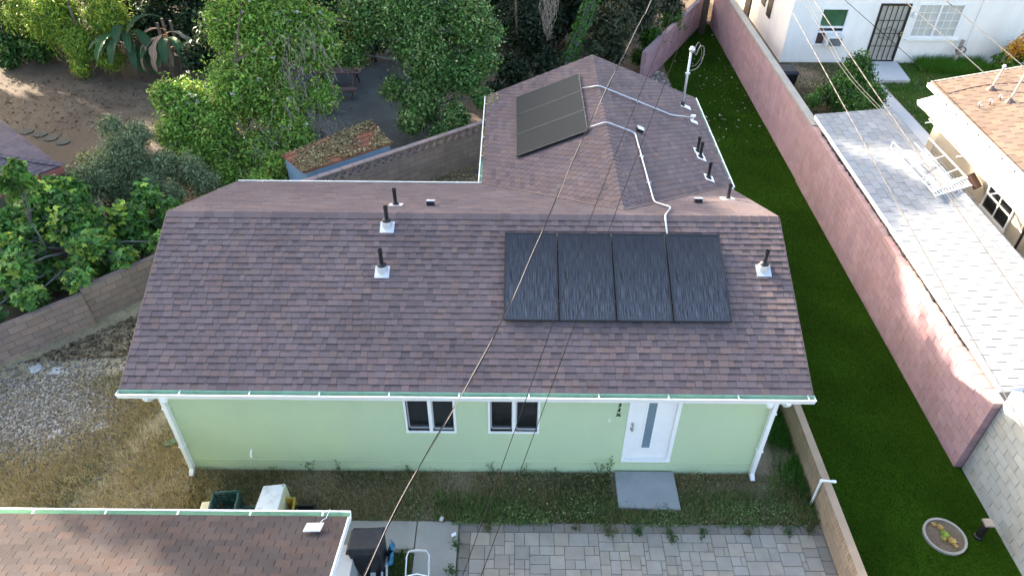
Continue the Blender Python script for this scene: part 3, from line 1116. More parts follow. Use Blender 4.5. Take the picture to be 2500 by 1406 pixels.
conduit([wing_pt(1.98, 10.38, .07), wing_pt(2.46, 10.1, .10), wing_pt(4.71, 10.15, .07), wing_pt(5.42, 10.5, .12)], 'bent metal conduit from the rear panels across the wing ridge to a roof outlet')
conduit([wing_pt(1.98, 7.93, .07), wing_pt(2.46, 7.85, .10), wing_pt(3.27, 7.9, .07), wing_pt(3.30, 4.55, .07), roof_pt(3.55, 3.9) + V(0, 0, .08), roof_pt(3.27, 3.2) + V(0, 0, .10), roof_pt(3.27, 2.72) + V(0, 0, .10)],
        'long bent metal conduit joining the wing panels to the main roof panels')
t = thing('conduit_outlet', 'white capped conduit stub with flashing beside the wing gutter', 'roof outlet', tuple(wing_pt(5.43, 10.45)))
p = wing_pt(5.43, 10.45)
obj('stub', MB().tube([p, p + V(0, 0, .2)], .022, 8).box(p.x - .07, p.x + .07, p.y - .03, p.y + .03, p.z + .16, p.z + .22), M['white_paint'], t)
obj('flashing', MB().obox(p + NG.normalized() * .028 + DG.normalized() * .05, DG.normalized() * .12, V(0, .1, 0), NG.normalized() * .003).lathe(tuple(p), [(.06, 0), (.05, .04), (.025, .07)], 12), M['white_paint'], t)

p = wing_pt(5.28, 11.4)
t = thing('service_mast', 'tall grey service mast with weatherhead and looping wires on the wing roof', 'service mast', tuple(p))
topz = 5.05
obj('pole', MB().tube([p - V(0, 0, .05), V(p.x, p.y, topz)], .036, 12), M['galvanised'], t, smooth=True)
obj('boot', MB().lathe(tuple(p), [(.08, 0), (.07, .08), (.04, .16)], 12), M['black_plastic'], t)
obj('flashing', MB().obox(p + NG.normalized() * .028 + DG.normalized() * .1, DG.normalized() * .18, V(0, .12, 0), NG.normalized() * .003), M['white_paint'], t)
obj('weatherhead', MB().lathe((p.x + .02, p.y, topz), [(.05, -.06), (.085, .0), (.09, .05), (.05, .11), (.01, .125)], 14), M['galvanised'], t, smooth=True)
obj('clamp', MB().box(p.x - .07, p.x + .07, p.y - .03, p.y + .03, 4.32, 4.36), M['galvanised'], t)
h = V(p.x + .08, p.y, topz + .02)
loops = [[h, h + V(.08, 0, -.16), h + V(.16, 0, .1), h + V(.28, 0, .06), h + V(.30, 0, -.25), h + V(.18, -.02, -.55), h + V(-.04, 0, -.66)],
         [h, h + V(.1, .02, .22), h + V(.2, .02, .05), h + V(.24, 0, -.2), h + V(.12, 0, -.46), h + V(-.05, 0, -.5)]]
for lp, rr in zip(loops, (.016, .007)):
    dense = []
    for i in range(len(lp) - 1):
        p0, p1, p2, p3 = lp[max(i - 1, 0)], lp[i], lp[i + 1], lp[min(i + 2, len(lp) - 1)]
        for k in range(6):
            s = k / 6
            dense.append(0.5 * ((2 * p1) + (p2 - p0) * s + (2 * p0 - 5 * p1 + 4 * p2 - p3) * s * s + (-p0 + 3 * p1 - 3 * p2 + p3) * s ** 3))
    dense.append(lp[-1])
    obj('wire_loop', MB().tube(dense, rr, 6), M['cable_pale'], t, smooth=True)
# ------------------------------------------------------------------ block walls
def wall_blocks(p0, p1, thick, z0, z1, bl, bh, seed, tones, joint=0.015, proud=0.010, bond=0.5):
    """running-bond blocks through the wall; returns (core MB, list of block MBs)"""
    r = random.Random(seed)
    p0, p1 = Vector((*p0, 0)), Vector((*p1, 0))
    d = (p1 - p0)
    L = d.length
    d.normalize()
    s = Vector((d.y, -d.x, 0))
    core = MB().obox((p0 + p1) / 2 + s * thick / 2 + V(0, 0, (z0 + z1) / 2), d * (L / 2 - .012), s * (thick / 2 - proud), V(0, 0, (z1 - z0) / 2 - .004))
    out = []
    k = 0
    z = z0
    while z < z1 - .02:
        zt = min(z + bh, z1)
        a = -bl * bond if k % 2 else 0.0
        while a < L - .01:
            a0, a1 = max(a, 0), min(a + bl, L)
            if a1 - a0 > .03:
                kq = r.uniform(.93, 1.07)
                tn = tuple(c * kq for c in r.choice(tones))
                pr = r.uniform(-.002, .002)
                e0 = joint / 2 if a0 > 0 else 0
                e1 = joint / 2 if a1 < L else 0
                out.append(MB().obox(p0 + d * ((a0 + e0 + a1 - e1) / 2) + s * thick / 2 + V(0, 0, (z + zt) / 2), d * ((a1 - e1 - a0 - e0) / 2), s * (thick / 2 + pr), V(0, 0, (zt - z - joint) / 2), tn))
            a += bl
        z += bh
        k += 1
    return core, out


PINK = [(1, 1, 1), (1.0, .97, 1.0), (.96, .93, .95), (1.03, 1.0, .97), (1.04, 1.04, 1.04), (.97, .91, .89)]
t = thing('pink_wall', 'long pink block wall between the turf and the white shed', 'wall', (10.02, 6.0, 0))
core, bl = wall_blocks((9.92, .23), (9.92, 12.35), .22, -.05, 2.0, .4, .2, 21, PINK)
obj('mortar_core', core, M['pink_mortar'], t)
pieces('block', bl, M['pink_block'], t, 'block_field', 300)
core, bl = wall_blocks((9.905, .215), (9.905, 12.35), .25, 2.0, 2.15, .42, .15, 22, [(1.1, 1.12, 1.0), (1.0, 1.0, .9), (1.15, 1.1, .95)], bond=0)
for m in bl:
    obj('cap_block', m, M['pink_block'], t)
t = thing('pink_wall', 'far stretch of pink wall with a smooth pale coping, beside the white house', 'wall', (10.02, 19.5, 0))
core, bl = wall_blocks((9.95, 12.36), (9.95, 27.4), .20, -.05, 2.1, .4, .2, 23, PINK)
obj('mortar_core', core, M['pink_mortar'], t)
pieces('block', bl, M['pink_block'], t, 'block_field', 300)
obj('coping', MB().box(9.93, 10.20, 12.37, 27.4, 2.095, 2.17), M['concrete'], t)

t = thing('grey_wall', 'light grey block wall in the bottom right corner beyond the pink wall', 'wall', (10.15, -3.0, 0))
core, bl = wall_blocks((10.08, -7.0), (10.08, .19), .22, -.05, 2.55, .42, .2, 24, [(1, 1, 1), (.97, .98, .99), (1.03, 1.02, 1.0), (.95, .95, .94)])
obj('mortar_core', core, M['grey_mortar'], t)
pieces('block', bl, M['grey_block'], t, 'block_field', 300)

t = thing('retaining_wall', 'low tan brick wall between the green house and the turf', 'wall', (6.5, .5, 0))
core, bl = wall_blocks((6.46, -5.0), (6.46, 7.2), .15, -.05, .60, .42, .2, 25, [(1, 1, 1), (.9, .9, .92), (1.08, 1.04, 1.0), (.97, .93, .9)], joint=.010)
obj('mortar_core', core, M['tan_mortar'], t)
pieces('block', bl, M['tan_block'], t, 'block_field', 300)
core, bl = wall_blocks((6.455, -5.0), (6.455, 7.2), .16, .60, .80, .078, .2, 26, [(1, 1, 1), (.93, .92, .9), (1.06, 1.03, 1.0)], bond=0, joint=.012)
obj('cap_core', core, M['tan_mortar'], t)
pieces('cap_brick', bl, M['tan_block'], t, 'cap_brick_field', 300)
obj('cap_mortar', MB().box(6.453, 6.618, -5.0, 7.2, .792, .806), M['tan_block'], t)

# diagonal property wall: plain left stretch, breeze-block stretch behind the house
DW = Vector((.751, .661, 0)).normalized()
BROWN = [(1, 1, 1), (.92, .92, .95), (1.06, 1.02, 1.0), (.85, .86, .88), (.97, .93, .9)]
t = thing('boundary_wall', 'brown block wall at far left under the fig leaves', 'wall', (-11.0, 5.0, 0))
core, bl = wall_blocks((-16.5, .28), (-11.35, 4.84), .16, -.1, 1.02, .42, .2, 27, BROWN)
obj('mortar_core', core, M['brown_mortar'], t)
pieces('block', bl, M['brown_block'], t, 'block_field', 300)
core, bl = wall_blocks((-11.42, 4.92), (-7.15, 9.22), .16, -.1, 1.12, .42, .2, 28, BROWN)
obj('mortar_core', core, M['brown_mortar'], t)
pieces('block', bl, M['brown_block'], t, 'block_field', 300)

t = thing('breeze_wall', 'brown block wall topped by pierced breeze blocks behind the house', 'wall', (-3.5, 11.6, 0))
pa, pb = Vector((-7.1, 9.30, 0)), Vector((-.45, 14.30, 0))
core, bl = wall_blocks(pa[:2], pb[:2], .15, -.1, 1.16, .40, .2, 29, BROWN)
obj('mortar_core', core, M['brown_mortar'], t)
pieces('block', bl, M['brown_block'], t, 'block_field', 300)
d = (pb - pa).normalized()
s = Vector((d.y, -d.x, 0))
nb = int((pb - pa).length / .30)
for i in range(nb):
    c = pa + d * (.30 * i + .15) + s * .075
    m = MB()
    z0, z1 = 1.165, 1.445
    m.obox(c + V(0, 0, z0 + .014), d * .147, s * .072, V(0, 0, .014))
    for sg in (-1, 1):
        m.bar(c - d * .14 * sg + V(0, 0, z0 + .02), c + d * .14 * sg + V(0, 0, z1 - .004), .14, .035, up=tuple(s.cross(d)))
    obj('breeze_block', m, M['brown_block'], t)
core, bl = wall_blocks((pa - s * .02)[:2], (pb - s * .02)[:2], .19, 1.447, 1.507, .4, .06, 30, BROWN, bond=0)
for m in bl:
    obj('cap_block', m, M['brown_block'], t)

t = thing('rear_wall', 'short pinkish block wall closing the turf strip at the top', 'wall', (8.0, 25.0, 0))
core, bl = wall_blocks((5.4, 20.2), (9.75, 28.3), .2, -.05, 1.5, .4, .2, 31, PINK)
obj('mortar_core', core, M['pink_mortar'], t)
pieces('block', bl, M['pink_block'], t, 'block_field', 300)
tag(obj('utility_pole', MB().tube([(9.3, 26.3, -.2), (9.32, 26.3, 5), (9.34, 26.3, 11)], [.17, .16, .13], 12), M['bark'], loc=(9.3, 26.3, 0), smooth=True),
    'dark wooden utility pole at the far end of the turf strip', 'pole')

# ------------------------------------------------------------------ turf furniture
t = thing('planter_ring', 'round concrete edged planter with yellow green succulents in the turf', 'planter', (8.92, -1.52, 0))
m = MB()
N = 28
for i in range(N):
    a0, a1 = 2 * math.pi * i / N, 2 * math.pi * (i + 1) / N
    q = [(math.cos(a), math.sin(a)) for a in (a0, a1)]
    ro, ri = .42, .375
    P = lambda r_, k, z: (8.92 + r_ * q[k][0], -1.52 + r_ * q[k][1], z)
    m.face([P(ro, 0, .0), P(ro, 1, .0), P(ro, 1, .07), P(ro, 0, .07)])
    m.face([P(ro, 0, .07), P(ro, 1, .07), P(ri, 1, .07), P(ri, 0, .07)])
    m.face([P(ri, 0, .07), P(ri, 1, .07), P(ri, 1, .02), P(ri, 0, .02)])
obj('edging', m, M['concrete'], t)
m = MB()
m.face([(8.92 + .376 * math.cos(a), -1.52 + .376 * math.sin(a), .035) for a in [2 * math.pi * i / N for i in range(N)]])
obj('soil', m, M['bare_dirt'], t)
for k, (dx, dy, rr, col) in enumerate(((0, .03, .10, (.30, .42, .06)), (.08, -.12, .10, (.50, .38, .12)), (-.02, .20, .08, (.48, .34, .12)), (-.12, .27, .06, (.5, .36, .14)), (.11, -.22, .06, (.55, .42, .16)), (-.06, -.06, .07, (.40, .36, .10)))):
    m = MB()
    for i in range(16):
        a = i * 2.4
        tl = .35 + .6 * (i / 16)
        c = V(8.92 + dx, -1.52 + dy, .04)
        dd = V(math.cos(a), math.sin(a), 1.5 - 1.3 * tl).normalized()
        sd = V(-math.sin(a), math.cos(a), 0)
        L = rr * (.7 + tl * .6)
        m.grid([c, c + dd * L * .6 + sd * L * .25, c + dd * L, c + dd * L * .6 - sd * L * .25], [(0, 1, 2, 3)], tuple(x * rng.uniform(.8, 1.2) for x in col))
    obj('succulent', m, M['leaf'], t)
t = thing('bollard_light', 'short dark garden bollard light on the turf beside the planter', 'bollard', (9.62, -1.51, 0))
obj('post', MB().lathe((9.62, -1.51, 0), [(.095, 0), (.095, .06), (.075, .08), (.075, .5)], 14), M['black_metal'], t)
obj('cap', MB().box(9.53, 9.71, -1.60, -1.42, .5, .54), M['grey_wood'], t)

t = thing('pvc_pipe', 'white plastic pipe bent over the low tan wall', 'pipe', (6.38, -.78, 0))
obj('riser', MB().tube([(6.40, -.78, 0), (6.38, -.80, .86)], .024, 10), M['pvc'], t)
obj('elbow', MB().tube([(6.38, -.80, .84), (6.38, -.80, .90), (6.42, -.80, .90)], .031, 10), M['pvc'], t)
obj('outlet', MB().tube([(6.40, -.80, .90), (6.68, -.82, .89)], .024, 10).tube([(6.60, -.815, .892), (6.68, -.82, .89)], .031, 10), M['pvc'], t)

# ------------------------------------------------------------------ front-left building
FX, FY, FZ, FS = -2.68, -3.0, 2.80, .30
low = thing('front_building', 'low building at bottom left with red brown shingle roof', 'building', (-7.0, -6.0, 0))
fr = obj('roof', MB().prism([(-13.5, FY, FZ), (-13.5, -7.4, FZ + FS * 4.4), (FX, -7.4, FZ + FS * 4.4), (FX, FY, FZ)], (0, 0, -.12))
         .prism([(-13.5, -7.4, FZ + FS * 4.4), (-13.5, -9.0, FZ + FS * 2.8), (FX, -9.0, FZ + FS * 2.8), (FX, -7.4, FZ + FS * 4.4)], (0, 0, -.12)), M['roof_deck'], low)
items = shingles((FX, FY + .02, FZ - .006), (-1, 0, 0), (0, -1, FS), 10.8, 4.4 * math.hypot(1, FS), .142, (.26, 0), 'tab', seed=41, gap=.0035, lift=.018,
                 tones=[(1, 1, 1), (1.03, 1.0, .97), (.88, .92, .95), (.95, .97, .99), (1.08, 1.0, .95), (.82, .88, .91)])
cx = MB
pieces('shingle', items, M['shingle_front'], fr, 'shingle_field', 300, keep=lambda m: m.v[0][1] > -4.4 and m.v[0][0] > -9.0)
gutter(low, (FX + .02, FY + .012, FZ - .03), (-13.5, FY + .012, FZ - .03), (0, 1, 0), 9, 'white lipped gutter along the far eave', .38, w=.14)
obj('rake_edge', MB().bar((FX + .014, FY, FZ - .045), (FX + .014, -7.4, FZ + FS * 4.4 - .045), .026, .13), M['white_paint'], low)
obj('wall', MB().box(-13.2, -3.75, -8.8, -3.35, -.1, 2.72), M['stucco_green'], low)
obj('fascia', MB().box(-13.5, FX, FY - .03, FY - .004, FZ - .16, FZ - .125), M['white_paint'], low)

t = thing('small_solar_light', 'small tilted solar light panel on the front left roof', 'solar light', (-3.22, -3.26, 2.87))
a = V(-3.30, -3.38, 3.02)
ux, uy = V(.27, .01, 0), V(.03, .16, -.02)
n = ux.cross(uy).normalized()
obj('frame', MB().obox(a + ux / 2 + uy / 2 - n * .012, ux / 2, uy / 2, n * .012), M['white_paint'], t)
obj('panel_face', MB().obox(a + ux / 2 + uy / 2 + n * .002, ux * .45, uy * .43, n * .002), M['small_panel'], t)
obj('bracket', MB().bar(a + ux / 2 + uy / 2 - n * .02, a + ux / 2 + uy / 2 - V(0, 0, .12), .04), M['white_paint'], t)
obj('cable', MB().tube([a + ux * .8 + uy, V(-3.06, -3.10, 2.90), V(-3.03, -3.02, 2.83), V(-3.02, -2.93, 2.81), V(-3.0, -2.84, 2.82)], .006, 6), M['pvc'], t)


# condenser, bin and clutter beside it
t = thing('condenser_unit', 'grey louvred air conditioner condenser beside the front left roof', 'air conditioner', (-3.25, -2.7, 0))
prof = []
for (dx, dy) in ((-.33, -.4), (.30, -.4), (.33, -.36), (.33, .30), (.22, .42), (-.25, .42), (-.33, .34)):
    prof.append((-3.28 + dx, -2.72 + dy))
obj('case', MB().prism([(x_, y_, .74) for x_, y_ in prof], (0, 0, -.68)), M['black_plastic'], t)
obj('lid', MB().prism([(x_ * 1.0 + (x_ + 3.28) * .04, y_ + (y_ + 2.72) * .04, .80) for x_, y_ in prof], (0, 0, -.06)), M['grey_pipe'], t)
obj('base', MB().box(-3.72, -2.78, -3.2, -2.2, 0, .06), M['concrete'], t)
for i in range(22):
    yy = -3.08 + i * .034
    obj('louvre', MB().box(-2.957, -2.935, yy, yy + .012, .08, .73), M['grey_pipe'], t)
for i in range(8):
    zz = .1 + i * .085
    obj('louvre', MB().box(-2.953, -2.94, -3.08, -2.33, zz, zz + .01), M['grey_pipe'], t)


def tapered(c0, w0, d0, z0, c1, w1, d1, z1):
    m = MB()
    vs = []
    for (c, w_, d_, z) in ((c0, w0, d0, z0), (c1, w1, d1, z1)):
        vs += [(c[0] - w_ / 2, c[1] - d_ / 2, z), (c[0] + w_ / 2, c[1] - d_ / 2, z), (c[0] + w_ / 2, c[1] + d_ / 2, z), (c[0] - w_ / 2, c[1] + d_ / 2, z)]
    return m.grid(vs, [(3, 2, 1, 0), (4, 5, 6, 7), (0, 1, 5, 4), (1, 2, 6, 5), (2, 3, 7, 6), (3, 0, 4, 7)])


t = thing('trash_bin', 'scuffed black wheeled trash bin at the corner of the front left roof', 'bin', (-2.7, -2.25, 0))
obj('body', tapered((-2.66, -2.27), .46, .46, .05, (-2.70, -2.30), .60, .58, .96), M['black_plastic'], t, bevel=.02)
lid = MB()
lid.grid([(-3.06, -2.60, .965), (-2.40, -2.60, .965), (-2.36, -2.02, .99), (-3.02, -2.07, .99), (-3.02, -2.52, 1.03), (-2.43, -2.50, 1.04), (-2.39, -2.05, 1.06), (-2.99, -2.10, 1.05)],
         [(4, 5, 6, 7), (0, 1, 5, 4), (1, 2, 6, 5), (2, 3, 7, 6), (3, 0, 4, 7), (3, 2, 1, 0)])
obj('lid', lid, M['black_plastic'], t, bevel=.02)
for yy in (-2.48, -2.07):
    obj('wheel', MB().tube([(-2.42, yy - .03, .11), (-2.42, yy + .03, .11)], .11, 14), M['rubber'], t)
m = MB()
vs = []
for k in range(9):
    a = k / 8
    for j in range(5):
        vs.append((-2.34 + .05 * math.sin(k * 2.1 + j) + .05 * j / 4, -1.95 - .36 * a, .05 + .42 * (j / 4) * (1 - .3 * math.sin(k * 1.3)) ))
m.grid(vs, [(i * 5 + j, i * 5 + j + 1, (i + 1) * 5 + j + 1, (i + 1) * 5 + j) for i in range(8) for j in range(4)])
o = obj('blue_bag', m, M['blue_bag'], loc=(-2.33, -2.1, 0), smooth=True)
o.modifiers.new('thick', 'SOLIDIFY').thickness = .02
tag(o, 'crumpled blue plastic bag propped against the black trash bin', 'bag')

t = thing('push_mower', 'grey tubular mower handle rising beside the concrete walk', 'mower', (-1.75, -3.2, 0))
hx0, hx1 = -1.93, -1.50
obj('handle', MB().tube([(hx0, -3.25, .30), (hx0, -2.72, .72), (hx0 + .01, -2.56, .88), (hx0 + .05, -2.48, .93), (hx1 - .05, -2.48, .95), (hx1 - .0, -2.54, .91), (hx1, -2.72, .72), (hx1, -3.25, .30)], .015, 8), M['galvanised'], t, smooth=True)
obj('grip', MB().tube([(hx0 + .05, -2.482, .931), (-1.72, -2.47, .95), (hx1 - .06, -2.482, .951)], .022, 8).tube([(hx1, -2.62, .82), (hx1, -2.74, .70)], .021, 8), M['grey_pipe'], t)
obj('crossbar', MB().tube([(hx0, -2.82, .64), (-1.72, -2.79, .68), (hx1, -2.82, .64)], .012, 8), M['pvc'], t)
obj('deck', MB().box(-1.97, -1.47, -3.85, -3.2, .12, .28), M['rust_metal'], t, bevel=.04)
for xx in (-2.0, -1.44):
    for yy in (-3.75, -3.3):
        obj('wheel', MB().tube([(xx - .025, yy, .1), (xx + .025, yy, .1)], .1, 14), M['rubber'], t)

t = thing('folding_ladder', 'white folded ladder rails leaning in the leaf litter at the bottom edge', 'ladder', (-2.4, -2.5, 0))
for dx in (0, .09):
    obj('rail', MB().bar((-2.53 + dx, -2.08, .10), (-2.33 + dx, -3.2, .45), .035, .05), M['white_paint'], t)
for k in (.25, .5, .75):
    c = V(-2.53, -2.08, .10).lerp(V(-2.33, -3.2, .45), k)
    obj('rung', MB().bar(c, c + V(.09, 0, 0), .025), M['aluminium'], t)
tag(obj('white_board', MB().obox((-2.62, -2.55, .22), V(.05, .01, 0), V(.05, -.38, .06), (0, 0, .012)).obox((-2.66, -2.24, .20), V(.09, -.01, 0), V(.01, .03, 0), (0, 0, .014)), M['white_paint'], loc=(-2.6, -2.6, 0)),
    'flat white cross shaped board lying left of the ladder rails', 'board')
tag(obj('wood_stick', MB().bar((-2.98, -2.05, .10), (-2.74, -1.93, .12), .045, .02), M['grey_wood'], loc=(-2.86, -2.0, 0)), 'pale wooden stick lying between condenser and bin', 'stick')
for (xx, yy, a, lb) in ((-1.14, -1.58, .4, 'white paper scrap at the left edge of the pavers'), (-1.42, -1.22, 1.1, 'crumpled white paper scrap at the edge of the weeds')):
    c, s_ = math.cos(a), math.sin(a)
    m = MB()
    m.grid([(xx + c * u_ - s_ * v_, yy + s_ * u_ + c * v_, .045 + .015 * ((i * 7) % 3)) for i, (u_, v_) in enumerate(((-.05, -.035), (.05, -.035), (.05, .035), (-.05, .035)))], [(0, 1, 2), (0, 2, 3)])
    o = obj('paper_scrap', m, M['paper'], loc=(xx, yy, .03))
    o.modifiers.new('thick', 'SOLIDIFY').thickness = .003
    tag(o, lb, 'litter', 'paper litter')


# crates and white cabinet behind the front-left gutter
def crate(c, sx, sy, h, rz, material, label):
    t = thing('crate', label, 'crate', (c[0], c[1], c[2]), 'crates behind the front left roof')
    ca, sa = math.cos(rz), math.sin(rz)

    def T(x, y, z):
        return V(c[0] + ca * x - sa * y, c[1] + sa * x + ca * y, c[2] + z)

    def ob(x, y, z, hx, hy, hz):
        return MB().obox(T(x, y, z), V(ca, sa, 0) * hx, V(-sa, ca, 0) * hy, V(0, 0, hz))
    obj('bottom', ob(0, 0, .01, sx / 2, sy / 2, .01), material, t)
    rim = ob(sx / 2, 0, h - .02, .018, sy / 2 + .018, .02).merge(ob(-sx / 2, 0, h - .02, .018, sy / 2 + .018, .02)).merge(ob(0, sy / 2, h - .02, sx / 2, .018, .02)).merge(ob(0, -sy / 2, h - .02, sx / 2, .018, .02))
    obj('rim', rim, material, t)
    for sg in (-1, 1):
        for i in range(5):
            z = .05 + i * (h - .1) / 5
            obj('slat', ob(sg * sx / 2, 0, z + .02, .008, sy / 2, (h - .1) / 13), material, t)
            obj('slat', ob(0, sg * sy / 2, z + .02, sx / 2, .008, (h - .1) / 13), material, t)
        for i in range(5):
            f = -1 + i * .5
            obj('upright', ob(sg * sx / 2, f * sy / 2 * .98, h / 2, .010, .014, h / 2 - .02), material, t)
            obj('upright', ob(f * sx / 2 * .98, sg * sy / 2, h / 2, .014, .010, h / 2 - .02), material, t)
    return t


crate((-5.86, -1.22, 0), .52, .62, .50, .10, M['green_plastic'], 'tall dark green plastic crate left of the white cabinet')
crate((-5.30, -1.40, 0), .40, .50, .32, .02, M['green_plastic'], 'low dark green crate between the tall crate and the white cabinet')
crate((-4.22, -1.30, 0), .38, .42, .30, .05, M['black_plastic'], 'black plastic crate right of the yellow one')
crate((-4.58, -1.16, 0), .24, .40, .36, .12, M['yellow_plastic'], 'yellow plastic crate against the white cabinet')
t = thing('white_cabinet', 'scratched white cabinet with cream sides lying behind the front left roof', 'cabinet', (-4.95, -1.15, 0))
m = MB()
m.grid([(-5.17, -1.62, 0), (-4.63, -1.60, 0), (-4.66, -.74, 0), (-5.13, -.79, 0), (-5.19, -1.62, .50), (-4.69, -1.60, .50), (-4.69, -.72, .50), (-5.15, -.78, .50)],
       [(4, 5, 6, 7), (0, 1, 5, 4), (1, 2, 6, 5), (2, 3, 7, 6), (3, 0, 4, 7)])
obj('body', m, M['cream_enamel'], t, bevel=.012)
obj('door_panel', MB().prism([(-5.18, -1.61, .535), (-4.70, -1.59, .535), (-4.70, -.73, .535), (-5.14, -.79, .535)], (0, 0, -.032)), M['white_enamel'], t, bevel=.01)
obj('hinge', MB().box(-4.75, -4.72, -.80, -.77, .535, .545), M['nickel'], t)
tag(obj('cream_board', MB().obox((-6.28, -1.15, .16), V(.11, .02, 0), V(.0, .12, .02), V(0, 0, .15)), M['cream_enamel'], loc=(-6.28, -1.15, 0), bevel=.02), 'small cream box left of the dark green crate', 'box')

# valve lid by the left downspout
t = thing('valve_lid', 'green oval valve box lid in the dry grass by the left downspout', 'valve lid', (-7.72, .72, 0))
m = MB()
m.prism([(-7.72 + .17 * math.cos(a) * .9 + .05 * math.sin(a), .72 + .12 * math.sin(a) + .05 * math.cos(a), .07) for a in [2 * math.pi * i / 18 for i in range(18)]], (0, 0, -.06))
obj('lid', m, mat('lid_green', (.10, .19, .11), .6, .15, 8), t, bevel=.008)
obj('keyhole', MB().box(-7.82, -7.79, .68, .71, .068, .074), M['black_plastic'], t)
obj('hose_bib', MB().tube([(-7.45, .82, .0), (-7.45, .82, .25), (-7.50, .82, .25)], .03, 8), M['black_plastic'], t)
# ------------------------------------------------------------------ neighbours on the right (ground at z = 0.6)
ZN = 0.6
WY = 21.4
wh = thing('white_house', 'white stucco house at top right with a barred security door', 'house', (15.5, 24.5, ZN))
wd1, wd2, wdd = (12.98, 14.16, 1.44, 2.98), (16.98, 18.95, 1.74, 3.17), (15.38, 16.68, .66, 3.17)
w = wall_front(11.72, 24.0, .3, 5.2, WY, .12, [wd1, wd2, wdd])
w.face([(11.72, WY, .3), (11.72, WY, 5.2), (11.72, 30, 5.2), (11.72, 30, .3)])
obj('wall', w, M['stucco_white'], wh)
obj('plinth', MB().box(11.70, 24.0, WY - .012, WY, .3, .78), M['stucco_white'], wh)
obj('roof', MB().prism([(11.2, 20.9, 5.2), (24.5, 20.9, 5.2), (24.5, 30.5, 5.2), (11.2, 30.5, 5.2)], (0, 0, .25)), M['shingle_tan'], wh)


def frame_win(parent, h, y, name='window', muntin=None, glass='curtain_glass', mull=True):
    x0, x1, z0, z1 = h
    f = .06
    wn = obj(name, MB().box(x0 - .02, x0 + f, y - .02, y + .09, z0, z1).box(x1 - f, x1 + .02, y - .02, y + .09, z0, z1)
             .box(x0 - .02, x1 + .02, y - .021, y + .09, z0 - .02, z0 + f).box(x0 - .02, x1 + .02, y - .021, y + .09, z1 - f, z1 + .02), M['white_paint'], parent)
    xm = (x0 + x1) / 2
    if mull:
        obj('mullion', MB().box(xm - .04, xm + .04, y - .01, y + .08, z0 + f, z1 - f), M['white_paint'], wn)
    panes = ((x0 + f, xm - .04), (xm + .04, x1 - f)) if mull else ((x0 + f, x1 - f),)
    for a, b in panes:
        if muntin:
            nx_, nz_ = muntin
            for i in range(nx_):
                for j in range(nz_):
                    pa, pb = a + (b - a) * i / nx_, a + (b - a) * (i + 1) / nx_
                    qa, qb = z0 + f + (z1 - z0 - 2 * f) * j / nz_, z0 + f + (z1 - z0 - 2 * f) * (j + 1) / nz_
                    obj('pane', MB().box(pa + .002, pb - .002, y + .05, y + .06, qa + .002, qb - .002), M[glass], wn)
            for i in range(1, nx_):
                xx = a + (b - a) * i / nx_
                obj('muntin', MB().box(xx - .011, xx + .011, y + .035, y + .049, z0 + f, z1 - f), M['white_paint'], wn)
            for j in range(1, nz_):
                zz = z0 + f + (z1 - z0 - 2 * f) * j / nz_
                obj('muntin', MB().box(a, b, y + .037, y + .047, zz - .011, zz + .011), M['white_paint'], wn)
        else:
            obj('pane', MB().box(a + .002, b - .002, y + .05, y + .06, z0 + f, z1 - f), M[glass], wn)
    return wn


wn = frame_win(wh, wd2, WY, muntin=(3, 4))
wn['label'] = 'wide white window with small panes right of the security door'
obj('sill', MB().box(16.85, 19.15, WY - .09, WY - .001, 1.63, 1.70), M['stucco_white'], wn)
wn = obj('window', MB().box(12.96, 13.04, WY - .02, WY + .09, 1.44, 2.98).box(14.08, 14.18, WY - .02, WY + .09, 1.44, 2.98).box(13.04, 14.08, WY - .02, WY + .09, 2.90, 3.0)
         .box(13.04, 14.08, WY - .02, WY + .09, 2.12, 2.19).box(13.04, 14.08, WY - .02, WY + .09, 1.92, 1.98).box(12.96, 14.18, WY - .03, WY + .09, 1.38, 1.44), M['white_paint'], wh)
wn['label'] = 'sash window with an air conditioner below'
obj('pane', MB().box(13.04, 14.08, WY + .05, WY + .06, 2.19, 2.90), M['green_glass'], wn)
obj('pane', MB().box(13.04, 14.08, WY + .05, WY + .06, 1.98, 2.12), M['dark_glass'], wn)
obj('filler_panel', MB().box(13.04, 13.36, WY + .05, WY + .06, 1.44, 1.92), M['brown_wood'], wn)
obj('sill', MB().box(12.88, 14.24, WY - .06, WY - .031, 1.36, 1.42), M['stucco_white'], wn)
t = thing('window_air_conditioner', 'white window air conditioner in the sash window of the white house', 'air conditioner', (13.75, 21.25, 1.44))
obj('case', MB().box(13.40, 14.06, WY - .38, WY + .1, 1.445, 1.90), M['white_enamel'], t)
obj('grille', MB().box(13.46, 14.0, WY - .39, WY - .381, 1.48, 1.80), M['black_plastic'], t)
for i in range(7):
    obj('louvre', MB().box(13.46, 14.0, WY - .398, WY - .391, 1.50 + i * .042, 1.512 + i * .042), M['grey_pipe'], t)

# barred security door
x0, x1, z0, z1 = wdd
dr = obj('security_door', MB().box(x0, x0 + .09, WY - .04, WY + .05, z0, z1).box(x1 - .09, x1, WY - .04, WY + .05, z0, z1).box(x0 + .09, x1 - .09, WY - .04, WY + .05, z1 - .09, z1).box(x0 + .09, x1 - .09, WY - .04, WY + .05, z0, z0 + .1), M['black_metal'], wh)
obj('screen', MB().box(x0 + .09, x1 - .09, WY + .03, WY + .04, z0 + .1, z1 - .09), M['screen_grey'], dr)
for i in range(1, 5):
    xx = x0 + .09 + (x1 - x0 - .18) * i / 5
    obj('bar', MB().box(xx - .014, xx + .014, WY - .03, WY - .005, z0 + .1, z1 - .09), M['black_metal'], dr)
for f in (.28, .5, .72):
    zz = z0 + (z1 - z0) * f
    obj('bar', MB().box(x0 + .09, x1 - .09, WY - .034, WY - .031, zz - .014, zz + .014), M['black_metal'], dr)
